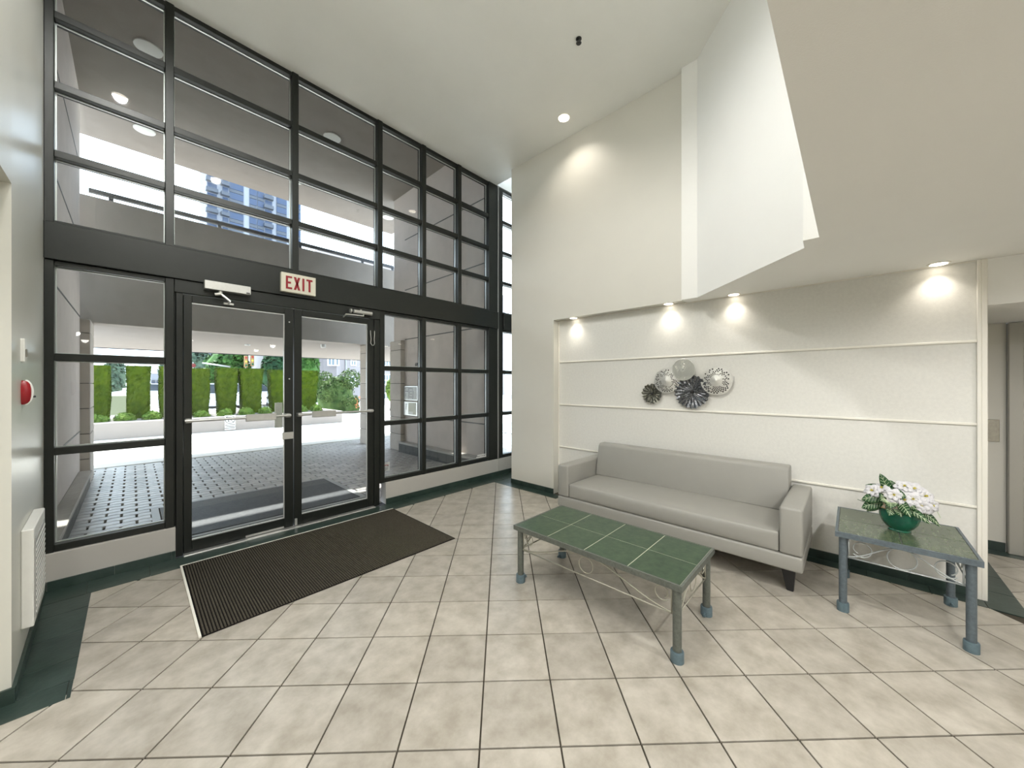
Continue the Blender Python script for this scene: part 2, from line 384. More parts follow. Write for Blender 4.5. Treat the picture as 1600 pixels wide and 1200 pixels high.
B(3.782, 3.799, 2.744, 2.758, 0.08, 2.205).build('corner_trim', 'trimw', tr, bevel=0.003)
B(3.791, 3.799, -0.594, 2.742, 2.203, 2.2125).build('top_bead', 'trimw', tr)
base_run('baseboard_right', 'dark green tile baseboard along the pier and textured wall', [(3.69, 3.50, 3.69, 2.76, -1, 0), (3.80, 2.755, 3.80, -0.592, -1, 0), (3.69, 3.50, 4.02, 3.50, 0, 1)], h=0.064)
# ceilings
cl = B(-0.60, 3.83, 0.13, 3.975, 4.44, 4.56)
tag(cl.build('ceiling', 'ceil'), 'high smooth lobby ceiling', 'ceiling', kind='structure')
sof = MB().prism([(3.63, 1.19), (3.63, 1.05), (2.75, 0.205), (2.605, 0.200), (2.605, 0.13), (-3.0, 0.13), (-3.0, -4.2), (6.0, -4.2), (6.0, 1.19)][::-1], 2.21, 4.44)
tag(sof.build('ceiling_soffit', 'soffit'), 'low white soffit with an angled bulkhead over the seating', 'ceiling', kind='structure')
# corridor on the right
tag(B(3.80, 5.12, -4.2, -0.637, 1.91, 2.209).build('ceiling_corridor', 'soffit'), 'dropped header over the lift corridor', 'ceiling', kind='structure')
tag(B(5.0, 5.12, -0.935, 1.1, 0, 1.909).build('wall_corridor', 'paint'), 'cream corridor wall beside the lift', 'wall', kind='structure')
tag(B(5.0, 5.12, -4.2, -2.15, 0, 1.909).build('wall_corridor_far', 'paint'), 'cream corridor wall past the lift', 'wall', kind='structure')
tag(B(4.03, 5.0, 0.35, 0.45, 0, 2.2).build('wall_corridor_end', 'paint'), 'cream wall closing the nook behind the textured wall', 'wall', kind='structure')
tag(B(4.03, 5.12, -0.60, 0.45, 1.911, 2.0).build('ceiling_nook', 'soffit'), 'low nook ceiling behind the textured wall', 'ceiling', kind='structure')
base_run('baseboard_corridor', 'dark green tile baseboard on the corridor wall', [(5.0, -0.93, 5.0, 0.34, -1, 0)], h=0.075)
el = thing('door_3', (4.99, -1.5, 0), 'grey lift door in its steel frame at the right edge', 'door', kind='structure')
B(4.955, 5.06, -1.015, -0.937, 0, 1.905).build('door_frame', 'elev', el, bevel=0.006)
B(4.955, 5.06, -2.15, -2.07, 0, 1.905).build('door_frame', 'elev', el, bevel=0.006)
B(4.955, 5.06, -2.07, -1.015, 1.83, 1.905).build('door_frame', 'elev', el, bevel=0.006)
B(5.06, 5.085, -1.54, -1.015, 0, 1.83).build('door_leaf', 'steel', el)
B(5.06, 5.085, -2.07, -1.546, 0, 1.83).build('door_leaf', 'steel', el)
tag(B(4.988, 4.9995, -0.90, -0.80, 0.915, 1.10).build('call_plate', 'steel', bevel=0.002), 'blank square steel plate on the corridor wall by the lift', 'wall plate')
# space past the pier
tag(B(3.83, 6.0, 3.965, 4.06, 4.46, 5.2).build('wall_front_upper', 'paint'), 'cream wall above the far glazing behind the pier', 'wall', kind='structure')
tag(B(5.9, 6.0, 1.2, 3.965, 0, 5.2).build('wall_hall_end', 'paint'), 'cream wall at the end of the hall behind the pier', 'wall', kind='structure')
tag(B(4.02, 5.9, 1.2, 1.3, 0, 5.2).build('wall_hall_side', 'paint'), 'cream side wall of the hall behind the pier', 'wall', kind='structure')
tag(B(3.83, 6.0, 1.2, 4.06, 5.2, 5.3).build('ceiling_hall', 'ceil'), 'taller ceiling of the hall behind the pier', 'ceiling', kind='structure')

# ---- glass front
YF, YB, YP = 3.955, 4.055, 3.998
def pane(parent, x0, x1, z0, z1):
    p = B(x0 - 0.004, x1 + 0.004, YP, YP + 0.006, z0 - 0.004, z1 + 0.004).build('pane', 'glass', parent)
    t = 0.006; m = MB()
    for (a, b, c, d) in ((x0, x1, z1 - t, z1), (x0, x1, z0, z0 + t), (x0, x0 + t, z0 + t, z1 - t), (x1 - t, x1, z0 + t, z1 - t)):
        m.box(a, b, YP + 0.008, YP + 0.022, c, d)
    m.build('spacer_bar', 'spacer', p)
def fbox(parent, name, x0, x1, z0, z1, yf=YF, yb=YB, bev=0.003):
    return B(x0, x1, yf, yb, z0, z1).build(name, 'frame', parent, bevel=bev)
W = 0.028
win1 = thing('window_1', (1.7, 4.0, 2.5), 'upper glass wall of dark framed panes above the entrance doors', 'window', kind='structure')
cols = [(-0.41, -0.367), (0.178, 0.230), (1.066, 1.122), (1.932, 1.992), (2.520, 2.578), (3.090, 3.150), (3.668, 3.850)]
for i, (a, b) in enumerate(cols): fbox(win1, 'mullion', a, b, 2.50, 4.438, yf=YF - 0.012)
rows = [(2.50, 2.520), (2.955, 3.003), (3.425, 3.475), (3.905, 3.955), (4.398, 4.438)]
for i in range(len(cols) - 1):
    for a, b in rows: fbox(win1, 'transom_bar', cols[i][1] - 0.001, cols[i + 1][0] + 0.001, a, b)
    for k in range(4): pane(win1, cols[i][1], cols[i + 1][0], rows[k][1], rows[k + 1][0])
hd = B(-0.41, 3.85, 3.925, YB, 2.246, 2.4995)
tag(hd.build('trim_2', 'frame', bevel=0.004), 'deep dark metal header band across the glass front', 'trim', kind='structure')
lowrows = [(0.252, 0.302), (0.912, 0.962), (1.560, 1.610), (2.212, 2.245)]
def sidelite(name, label, cl_):
    wn = thing(name, ((cl_[0][0] + cl_[-1][1]) / 2, 4.0, 0.25), label, 'window', kind='structure')
    for a, b in cl_: fbox(wn, 'mullion', a, b, 0.252, 2.245, yf=YF - 0.008)
    for i in range(len(cl_) - 1):
        for a, b in lowrows: fbox(wn, 'transom_bar', cl_[i][1] - 0.001, cl_[i + 1][0] + 0.001, a, b)
        for k in range(3): pane(wn, cl_[i][1], cl_[i + 1][0], lowrows[k][1], lowrows[k + 1][0])
    return wn
win2 = sidelite('window_2', 'tall three pane glass panel left of the entrance doors', [(-0.41, -0.367), (0.178, 0.230)])
win3 = sidelite('window_3', 'nine pane glass panel right of the entrance doors', [(1.96, 2.018), (2.520, 2.578), (3.090, 3.150), (3.668, 3.850)])
win4 = thing('window_4', (4.6, 4.0, 0.25), 'strip of glazing seen past the edge of the pier', 'window', kind='structure')
B(3.8505, 3.862, 3.935, 4.0, 0.26, 4.43).build('seam_strip', 'silver', win4)
fbox(win4, 'mullion', 3.863, 3.975, 0.252, 4.438)
fbox(win4, 'mullion', 5.75, 5.90, 0.252, 4.438)
fbox(win4, 'header', 3.975, 5.75, 2.246, 2.50, yf=3.93)
for a, b in rows + lowrows: fbox(win4, 'transom_bar', 3.975, 5.75, a, b)
for k in range(4): pane(win4, 3.975, 5.75, rows[k][1], rows[k + 1][0])
for k in range(3): pane(win4, 3.975, 5.75, lowrows[k][1], lowrows[k + 1][0])
# low panels below the glazing
for nm, lb, a, b, m_ in (('trim_3', 'pale low panel below the left glass panel', -0.408, 0.238, 'panelw'), ('trim_4', 'pale low panel below the right glass panel', 2.025, 3.862, 'panelw'), ('trim_5', 'pale low panel past the pier', 3.866, 5.89, 'panelw')):
    tag(B(a, b, 3.935, 4.055, 0.0, 0.2515).build(nm, m_, bevel=0.004), lb, 'trim', kind='structure')
base_run('baseboard_front', 'dark green tile baseboard below the glass front', [(-0.395, 3.935, 0.238, 3.935, 0, -1), (2.025, 3.935, 5.89, 3.935, 0, -1)], h=0.066)
# door frame
df = thing('trim_6', (1.1, 4.0, 0), 'dark metal frame around the double entrance doors', 'trim', kind='structure')
fbox(df, 'jamb', 0.240, 0.283, 0.0, 2.14); fbox(df, 'jamb', 0.2301, 0.2395, 0.252, 2.245, yf=3.97)
fbox(df, 'jamb', 1.896, 1.9595, 0.0, 2.14); fbox(df, 'door_head', 0.2305, 1.9595, 2.1405, 2.2455, yf=3.945)
def door(name, label, x0, x1, sl, sr, bar0, bar1, pad0, pad1, hinge):
    d = thing(name, ((x0 + x1) / 2, 4.0, 0.012), label, 'door', kind='structure')
    y0, y1 = 3.962, 4.010
    fz = dict(bevel=0.003)
    B(x0, x0 + sl, y0, y1, 0.014, 2.135).build('stile', 'frame', d, **fz); B(x1 - sr, x1, y0, y1, 0.014, 2.135).build('stile', 'frame', d, **fz)
    B(x0 + sl, x1 - sr, y0, y1, 0.014, 0.106).build('bottom_rail', 'frame', d, **fz); B(x0 + sl, x1 - sr, y0, y1, 2.076, 2.135).build('top_rail', 'frame', d, **fz)
    p = B(x0 + sl - 0.003, x1 - sr + 0.003, 3.983, 3.989, 0.103, 2.079).build('pane', 'glass', d)
    m = MB(); m.box(x0 + sl, x1 - sr, 3.978, 3.994, 2.068, 2.076).box(x0 + sl, x1 - sr, 3.978, 3.994, 0.106, 0.112).box(x1 - sr - 0.006, x1 - sr, 3.978, 3.994, 0.112, 2.068)
    m.build('glazing_bead', 'spacer', p)
    pb = MB().tube([(bar0, 3.905, 1.10), (bar1, 3.905, 1.10)], 0.011, 10).build('push_bar', 'silver', d, smooth='auto')
    B(pad0, pad1, 3.893, 3.912, 1.066, 1.128).build('push_pad', 'silver', pb, bevel=0.004)
    for xx in (bar0 + 0.022, bar1 - 0.022): B(xx - 0.02, xx + 0.02, 3.900, 3.9615, 1.083, 1.117).build('bar_bracket', 'silver', pb, bevel=0.004)
    return d
d1 = door('door_1', 'left leaf of the glass double entrance door', 0.286, 1.079, 0.052, 0.071, 0.290, 1.045, 0.690, 0.924, 0)
d2 = door('door_2', 'right leaf of the glass double entrance door', 1.087, 1.892, 0.068, 0.068, 1.105, 1.862, 1.230, 1.456, 1)
B(0.985, 1.079, 3.951, 3.9615, 0.868, 0.935).build('lock_plate', 'silver', d1, bevel=0.003)
pu = MB().tube([(0.965, 4.011, 0.99), (0.965, 4.06, 1.0), (0.965, 4.06, 1.20), (0.965, 4.011, 1.21)], 0.014, 8).build('pull_handle', 'silver', d1, smooth='auto')
B(0.935, 0.998, 4.004, 4.0125, 0.98, 1.22).build('pull_plate', 'silver', pu)
B(1.09, 1.112, 3.950, 3.9615, 0.015, 0.082).build('floor_bolt', 'silver', d2, bevel=0.002)
for zz in (1.45, 2.0): MB().lathe([(0.006, 3.9555), (0.006, 3.962)], (1.045, 0, zz), 10, 'y').build('screw', 'spacer', d1)
B(0.70, 1.00, 3.9600, 3.9622, 0.016, 0.034).build('scuff_strip', 'silver', d1)  # thin silver strip standing in for the scuffed foot of the rail
cab = [(1.848, 3.950, 2.005), (1.848, 3.947, 1.97), (1.853, 3.945, 1.91), (1.848, 3.944, 1.862), (1.862, 3.940, 1.838), (1.880, 3.940, 1.838), (1.893, 3.944, 1.862), (1.889, 3.945, 1.91), (1.895, 3.947, 1.97), (1.895, 3.950, 2.005)]
tag(MB().tube(cab, 0.0045, 6).build('cable_loop', 'silver', d2, smooth=True), 'thin silver cable loop hanging at the hinge stile')
# closers
c1 = thing('door_closer', (0.565, 3.92, 2.19), 'long silver box door closer above the left door leaf', 'door closer')
B(0.408, 0.723, 3.872, 3.9445, 2.190, 2.262).build('closer_body', 'silver', c1, bevel=0.003)
ar = MB().tube([(0.515, 3.90, 2.19), (0.515, 3.90, 2.165)], 0.014, 10).tube([(0.515, 3.90, 2.168), (0.550, 3.885, 2.135), (0.575, 3.88, 2.112)], 0.009, 8).build('closer_arm', 'chrome', c1, smooth='auto')
MB().tube([(0.478, 3.905, 2.158), (0.520, 3.895, 2.168)], 0.012, 8).build('arm_knuckle', 'chrome', ar, smooth='auto')
B(0.540, 0.612, 3.935, 3.9615, 2.088, 2.106).build('arm_shoe', 'chrome', ar, bevel=0.003)
MB().tube([(0.575, 3.88, 2.112), (0.576, 3.94, 2.10)], 0.008, 8).build('arm_pin', 'chrome', ar, smooth='auto')
B(0.690, 0.715, 3.8705, 3.872, 2.196, 2.206).build('maker_mark', 'dark', c1)
c2 = thing('door_closer', (1.73, 3.92, 2.15), 'small silver tube door closer at the top of the right door leaf', 'door closer')
MB().tube([(1.640, 3.905, 2.185), (1.842, 3.905, 2.185)], 0.021, 14).build('closer_body', 'silver', c2, smooth='auto')
MB().tube([(1.602, 3.905, 2.187), (1.618, 3.905, 2.187)], 0.022, 12).build('end_cap', 'silver', c2, smooth='auto')
B(1.66, 1.80, 3.90, 3.9445, 2.172, 2.198).build('mount_plate', 'silver', c2)
MB().tube([(1.745, 3.90, 2.165), (1.745, 3.895, 2.147), (1.66, 3.888, 2.144), (1.56, 3.90, 2.142)], 0.007, 8).build('closer_arm', 'chrome', c2, smooth='auto')
MB().tube([(1.56, 3.90, 2.142), (1.555, 3.9615, 2.120)], 0.007, 8).build('arm_link', 'chrome', c2, smooth='auto')
MB().lathe([(0.010, 2.205), (0.010, 2.213)], (1.72, 3.905, 0), 10).build('valve_screw', 'chrome', c2)
# exit sign
ex = thing('exit_sign', (1.107, 3.92, 2.272), 'cream exit sign with dark red letters on the header', 'exit sign')
B(0.957, 1.258, 3.884, 3.9245, 2.274, 2.456).build('housing', 'exitface', ex, bevel=0.004)
def letter(polys, x, name):
    m = MB()
    for pl in polys: m.prism_y([(x + a, 2.274 + b) for a, b in pl], 3.8805, 3.8845)
    return m.build(name, 'exitred', ex)
t = 0.017; H0, H1 = 0.030, 0.152
R = lambda a, b, c, d: [(a, c), (b, c), (b, d), (a, d)]
letter([R(0, t, H0, H1), R(t, 0.052, H1 - t, H1), R(t, 0.042, 0.082, 0.082 + t), R(t, 0.052, H0, H0 + t)], 0.996, 'letter_e')
letter([[(0, H0), (t * 1.15, H0), (0.056, H1), (0.056 - t * 1.15, H1)], [(0.056 - t * 1.15, H0), (0.056, H0), (t * 1.15, H1), (0, H1)]], 1.062, 'letter_x')
letter([R(0, t * 1.05, H0, H1)], 1.136, 'letter_i')
letter([R(0, 0.054, H1 - t, H1), R(0.0185, 0.0355, H0, H1 - t)], 1.172, 'letter_t')
# decals on the glass
st = thing('glass_sticker', (2.055, 3.99, 0.40), 'small notice sticker with red arc on the right glass panel', 'sticker')
B(2.024, 2.105, 3.9955, 3.9978, 0.37, 0.475).build('sticker_edge', mat('sticker pale', (0.42, 0.44, 0.44), 0.5), st)
B(2.030, 2.088, 3.9945, 3.9955, 0.437, 0.444).build('red_arc', 'red', st)
for q, (a, b, c, d) in enumerate(((2.032, 2.042, 0.424, 0.436), (2.077, 2.087, 0.424, 0.436), (2.035, 2.060, 0.405, 0.409), (2.066, 2.084, 0.405, 0.409), (2.045, 2.080, 0.391, 0.395), (2.034, 2.058, 0.379, 0.383))):
    B(a, b, 3.9945, 3.9955, c, d).build('print_mark', 'dark', st)
s2 = thing('glass_sticker', (3.6, 3.99, 0.31), 'white lettered strip sticker at the foot of the rightmost pane', 'sticker')
random.seed(3)
for q in range(16):
    a = 3.462 + q * 0.0125; h0 = 0.308
    B(a, a + 0.0085, 3.9958, 3.9978, h0 + 0.001, h0 + 0.017 + random.uniform(0, .006)).build('print_mark', 'white', s2)
    if q > 1: B(a, a + 0.0075, 3.9958, 3.9978, h0 + 0.031, h0 + 0.045 + random.uniform(0, .006)).build('print_mark', 'white', s2)

# ---- recessed lamps
def spot(name, loc, energy, size=1.9, blend=0.9, parent=None, rad=0.04, col=WARM):
    l = bpy.data.lights.new(name, 'SPOT'); l.energy = energy; l.spot_size = size; l.spot_blend = blend; l.color = col; l.shadow_soft_size = rad
    o = bpy.data.objects.new(name, l); COL.objects.link(o); o.parent = parent
    off = parent.location if parent else Vector((0, 0, 0)); o.location = Vector(loc) - off
    return o
def downlight(x, y, z, r, label, energy, group, lit=True, size=2.0, col=WARM):
    t_ = thing('downlight', (x, y, z), label, 'downlight', group)
    MB().lathe([(r, z - 0.004), (r + 0.012, z - 0.004), (r + 0.014, z - 0.0005), (r, z - 0.0005)], (x, y, 0), 28).build('trim_ring', 'trimw', t_, smooth='auto')
    MB().lathe([(0.001, z - 0.0062), (r * 0.96, z - 0.0062), (r * 0.96, z - 0.0042)], (x, y, 0), 28).build('lens', 'lamp' if lit else 'lampoff', t_)
    if lit: spot('lamp', (x, y, z - 0.012), energy, size, 0.9 if size < 2.5 else 0.4, t_, r * 0.8, col)
    return t_
RL = ['leftmost downlight in the soffit over the textured wall', 'second downlight from the left over the textured wall', 'third downlight from the left over the textured wall', 'rightmost downlight over the textured wall, near its white corner trim']
for (x, y), lb in zip(((3.735, 2.49), (3.735, 1.35), (3.735, 0.775), (3.730, -0.425)), RL):
    downlight(x, y, 2.2145 if y > 1.19 else 2.21, 0.042, lb, 7.5, 'soffit downlights')
downlight(3.385, 2.387, 4.44, 0.062, 'single lit downlight in the high lobby ceiling near the pier', 34, 'ceiling downlights', size=2.3)
tag(MB().lathe([(0.001, 4.395), (0.022, 4.398), (0.024, 4.402), (0.008, 4.405), (0.008, 4.43), (0.025, 4.434), (0.025, 4.4398)], (2.70, 1.745, 0), 14).build('sprinkler_head', 'dark', smooth='auto'), 'small dark sprinkler head in the high ceiling', 'sprinkler')
for (x, y), lb in zip(((-0.09, 2.39), (0.85, 1.15), (0.10, 0.75)), ('downlight in the high ceiling close to the left wall', 'added fill downlight, unseen in the high ceiling above the viewer toward the seating', 'added fill downlight, unseen in the high ceiling above the viewer toward the left wall')):
    downlight(x, y, 4.44, 0.062, lb, LAMP_CEIL, 'ceiling downlights', size=2.95, col=NEUT)  # the two above the viewer are unseen, added to fill the lobby
k = 0
for y, yn in ((-0.75, 'first'), (-2.2, 'second')):
    for x, xn in ((-0.6, 'left'), (0.7, 'middle'), (2.0, 'right')):
        downlight(x, y, 2.21, 0.055, 'added fill downlight in the soffit behind the viewer, %s row, %s' % (yn, xn), FILL_SOFFIT, 'added fill lamps behind the viewer', size=3.05, col=NEUT)  # unseen lamps, added as fill light for lobby floor and soffit
downlight(-1.6, 1.3, 2.28, 0.055, 'added fill downlight, unseen in the side passage ceiling', FILL_SOFFIT * 1.3, 'added passage fill lamps', size=3.05, col=NEUT)  # unseen lamp, added to brighten the cream passage wall
downlight(4.4, -2.2, 1.91, 0.055, 'added fill downlight, unseen in the lift corridor ceiling', 62, 'added corridor fill lamps', size=2.7, col=NEUT)  # unseen lamp, added to brighten the corridor wall
# ================================================================== FURNITURE
def rbox(x0, x1, y0, y1, z0, z1): return B(x0, x1, y0, y1, z0, z1)
def cushion(x0, x1, y0, y1, z0, z1, puff, nx=6, ny=20):
    """soft block: crowned top and front, real thickness"""
    mb = MB(); vs = []; 
    def P(u, v, w):
        x = x0 + (x1 - x0) * u; y = y0 + (y1 - y0) * v; z = z0 + (z1 - z0) * w
        cu, cv, cw = 4 * u * (1 - u), 4 * v * (1 - v), 4 * w * (1 - w)
        if w == 1: z += puff * (cu ** .5) * (cv ** .4)
        if u == 0: x -= puff * 0.8 * (cw ** .5) * (cv ** .4)
        return (x, y, z)
    def grid(f, n, m, flip=False):
        o = len(mb.v); mb.v += [f(i / n, j / m) for i in range(n + 1) for j in range(m + 1)]
        for i in range(n):
            for j in range(m):
                a = o + i * (m + 1) + j; q = (a, a + 1, a + m + 2, a + m + 1); mb.f.append(q[::-1] if flip else q)
    grid(lambda a, b: P(a, b, 1), nx, ny, True); grid(lambda a, b: P(a, b, 0), nx, ny)
    grid(lambda a, b: P(0, b, a), 5, ny, True); grid(lambda a, b: P(1, b, a), 5, ny)
    grid(lambda a, b: P(a, 0, b), nx, 5, True); grid(lambda a, b: P(a, 1, b), nx, 5)
    return mb
# ---- sofa
so = thing('sofa', (3.3, 1.2, 0), 'grey beige leather sofa with tapered black feet by the textured wall', 'sofa')
SX0, SX1, SY0, SY1 = 2.975, 3.735, 0.228, 2.176
B(SX0, SX1, SY0, SY1, 0.165, 0.268).build('base', 'leather', so, bevel=0.014, seg=3, smooth='auto')
B(SX0, SX1 - 0.005, SY0, SY0 + 0.126, 0.2695, 0.583).build('armrest', 'leather', so, bevel=0.018, seg=3, smooth='auto')
B(SX0, SX1 - 0.005, SY1 - 0.126, SY1, 0.2695, 0.583).build('armrest', 'leather', so, bevel=0.018, seg=3, smooth='auto')
cushion(SX0 + 0.012, 3.58, SY0 + 0.128, SY1 - 0.128, 0.2695, 0.402, 0.018).build('seat_cushion', 'leather', so, bevel=0.012, seg=3, smooth='auto')
bk = MB()
prof = [(3.495, 0.405), (3.560, 0.725), (3.585, 0.745), (3.685, 0.745), (3.705, 0.725), (3.712, 0.405)]
prof2 = []
ya, yb = SY0 + 0.129, SY1 - 0.129
bk.prism_y(prof[::-1], ya, yb)
bk.build('backrest', 'leather', so, bevel=0.016, seg=3, smooth='auto')
for (x, y) in ((3.035, 0.272), (3.035, 2.055), (3.63, 0.272), (3.63, 2.055)):
    m = MB(); a0, a1 = 0.0, 0.075
    m.add([(x + .018, y + .012, 0), (x + .055, y + .012, 0), (x + .055, y + .05, 0), (x + .018, y + .05, 0), (x, y, .1645), (x + .085, y, .1645), (x + .085, y + .08, .1645), (x, y + .08, .1645)],
          [(0, 3, 2, 1), (4, 5, 6, 7), (0, 1, 5, 4), (1, 2, 6, 5), (2, 3, 7, 6), (3, 0, 4, 7)])
    m.build('foot', 'black', so, bevel=0.004)
# ---- tiled iron tables
def circ(c, r, ax, n=28, a0=0, a1=2 * PI):
    out = []
    for k in range(n):
        a = a0 + (a1 - a0) * k / n
        out.append((c[0] + r * math.cos(a), c[1], c[2] + r * math.sin(a)) if ax == 'x' else (c[0], c[1] + r * math.cos(a), c[2] + r * math.sin(a)))
    return out
def table(name, loc, label, cat, x0, x1, y0, y1, zt, nx, ny, steel, tilem, wire, zr, rm, re, lr, skirt, lines):
    t_ = thing(name, loc, label, cat)
    th = 0.030
    m = MB(); e = 0.013
    m.box(x0, x1, y0, y0 + e, zt - th, zt + .001).box(x0, x1, y1 - e, y1, zt - th, zt + .001).box(x0, x0 + e, y0 + e, y1 - e, zt - th, zt + .001).box(x1 - e, x1, y0 + e, y1 - e, zt - th, zt + .001)
    m.box(x0 + e, x1 - e, y0 + e, y1 - e, zt - th, zt - 0.008)
    tp = m.build('top_frame', steel, t_)
    B(x0 + e, x1 - e, y0 + e, y1 - e, zt - 0.008, zt - 0.0015).build('grout_bed', lines, t_)
    dx, dy = (x1 - x0 - 2 * e) / nx, (y1 - y0 - 2 * e) / ny
    for i in range(nx):
        for j in range(ny):
            g = 0.0027; a, b = x0 + e + i * dx + g, y0 + e + j * dy + g
            q = MB(); tile_mesh(q, [(a, b), (a + dx - 2 * g, b), (a + dx - 2 * g, b + dy - 2 * g), (a, b + dy - 2 * g)], zt + 0.0004, 0.004, 0.001)
            q.build('top_tile', tilem, t_)
    ins = 0.036; LX, LY = (x0 + ins, x1 - ins), (y0 + ins, y1 - ins)
    for x in LX:
        for y in LY:
            lg = MB().tube([(x, y, 0.012), (x, y, zt - th)], lr, 18).build('leg', steel, t_, smooth='auto')
            MB().lathe([(lr * 1.5, 0.0), (lr * 1.5, 0.048), (lr * 1.42, 0.053), (lr * 1.05, 0.053)], (x, y, 0), 20).build('foot_cap', 'capblue', lg, smooth='auto')
            sx = 1 if x < (x0 + x1) / 2 else -1
            MB().tube([(x + sx * lr * 1.4, y, 0.022), (x + sx * (lr * 1.4 + 0.028), y, 0.022)], 0.005, 6).box(x + sx * (lr * 1.4 + 0.016) - .012, x + sx * (lr * 1.4 + 0.016) + .012, y - .008, y + .008, 0.012, 0.017).build('foot_bolt', 'capblue', lg)
    ztop = zt - th
    def panel_(p0, p1, ax, fixed):
        L = p1 - p0; mid = (p0 + p1) / 2
        def V(s, z): return (s, fixed, z) if ax == 'x' else (fixed, s, z)
        sc_ = MB(); sc_.tube([V(p0, zr), V(p1, zr)], 0.0042, 6)
        sc_.tube([V(p0 + 0.006, zr), V(p0 + 0.006, ztop)], 0.004, 6); sc_.tube([V(p1 - 0.006, zr), V(p1 - 0.006, ztop)], 0.004, 6)
        sc_.build('skirt_rod', wire, t_, smooth=True)
        def c_(s, z, r, f0=0, f1=2 * PI, closed=True):
            pts = [V(s + r * math.cos(f0 + (f1 - f0) * k / 28), z + r * math.sin(f0 + (f1 - f0) * k / 28)) for k in range(28 if closed else 29)]
            return pts, closed
        hh = ztop - zr
        r1 = min(rm, hh * 0.47, L * 0.16); r2 = min(re, hh * 0.40, L * 0.13)
        o = MB(); pts, cl2 = c_(mid, zr + hh * 0.50, r1); o.tube(pts, 0.0034, 6, closed=True); o.build('scroll_ring', wire, t_, smooth=True)
        for s in (-1, 1):
            cx = (p0 if s < 0 else p1) - s * (r2 + 0.012)
            o = MB(); k0 = PI * 1.25
            pts = [V(cx + s * -1 * r2 * (1 - 0.35 * k / 34) * math.cos(k0 + 2.1 * PI * k / 34), ztop - r2 - 0.008 + r2 * (1 - 0.35 * k / 34) * math.sin(k0 + 2.1 * PI * k / 34)) for k in range(35)]
            o.tube(pts, 0.0034, 6); o.build('scroll_ring', wire, t_, smooth=True)
            e_ = p0 if s < 0 else p1; pts = []
            for k in range(17):
                u = k / 16; pts.append(V(e_ + (mid - e_) * u, zr + 0.006 + (hh - 0.012) * (3 * u * u - 2 * u ** 3)))
            MB().tube(pts, 0.0042, 6).build('skirt_sweep', wire, t_, smooth=True)
    for y in LY: panel_(LX[0] + lr, LX[1] - lr, 'x', y)
    for x in LX: panel_(LY[0] + lr, LY[1] - lr, 'y', x)
    return t_
table('coffee_table', (2.14, 1.17, 0), 'long low green tiled coffee table with scrolled iron skirt', 'coffee table', 1.857, 2.432, 0.605, 1.742, 0.400, 2, 4, 'steelpaint', 'greentop', 'iron', 0.230, 0.048, 0.042, 0.0215, 0.14, 'groutl')
table('side_table', (3.29, -0.21, 0), 'square green tiled side table on blue grey legs holding the flowers', 'side table', 2.985, 3.600, -0.492, 0.075, 0.490, 2, 2, 'steelblue', 'greengrey', 'irong', 0.335, 0.062, 0.050, 0.0195, 0.14, 'darkbase')
# ---- floor mat
mt = thing('entrance_mat', (1.13, 3.15, 0), 'dark brown ribbed entrance mat on the tiles inside the doors', 'mat')
MX0, MX1, MY0, MY1 = 0.262, 2.005, 2.605, 3.725
B(MX0, MX1, MY0, MY1, 0.0018, 0.006).build('mat_base', 'matbase', mt)
rb = MB(); n = 112; s = (MX1 - MX0 - 0.016) / n
for i in range(n):
    a = MX0 + 0.010 + i * s; rb.add([(a, MY0 + .006, .006), (a + s * .62, MY0 + .006, .006), (a + s * .62, MY1 - .006, .006), (a, MY1 - .006, .006), (a + s * .12, MY0 + .008, .0105), (a + s * .5, MY0 + .008, .0105), (a + s * .5, MY1 - .008, .0105), (a + s * .12, MY1 - .008, .0105)],
        [(4, 5, 6, 7), (0, 1, 5, 4), (1, 2, 6, 5), (2, 3, 7, 6), (3, 0, 4, 7)])
tag(rb.build('ribs', 'matbrown', mt), kind='stuff')
m = MB(); m.box(MX0 - 0.012, MX0, MY0, MY1 + 0.010, 0.0018, 0.009).box(MX0, MX1, MY1, MY1 + 0.010, 0.0018, 0.009)
m.build('edge_strip', 'trimw', mt)
# ---- wall art: five metal discs
AX = 3.762
art = thing('wall_sculpture', (3.79, 1.25, 1.2), 'cluster of five round metal discs on the textured wall above the sofa', 'wall art')
def disc_pleat(cy, cz, r, x, n, name, m_, lb, depth=0.022, amp=0.006):
    mb = MB(); seg = n * 4; rings = 9; vs = []; fs = []
    for i in range(rings + 1):
        u = i / rings
        for k in range(seg):
            a = 2 * PI * k / seg; rr = r * u * (1 + (0.045 * math.sin(n * a) + 0.02 * math.sin(7 * a + 1)) * u)
            d = depth * (u ** 1.5) + amp * math.sin(n * a) * u + 0.004 * math.sin(5 * a + i)
            vs.append((x + 0.018 - d, cy + rr * math.cos(a), cz + rr * math.sin(a)))
    for i in range(rings):
        for k in range(seg):
            k2 = (k + 1) % seg; fs.append((i * seg + k, i * seg + k2, (i + 1) * seg + k2, (i + 1) * seg + k))
    mb.add(vs, fs); o = mb.build(name, m_, art)
    md = o.modifiers.new('thick', 'SOLIDIFY'); md.thickness = 0.002
    tag(o, lb); MB().lathe([(0.001, x - 0.012), (r * 0.09, x - 0.010), (r * 0.10, x), (r * 0.10, x + 0.02)], (0, cy, cz), 14, 'x').build('disc_hub', 'dark', o, smooth='auto')
    MB().tube([(x + 0.005, cy, cz), (3.7995, cy, cz)], 0.006, 8).build('wall_stud', 'dark', o)
    return o
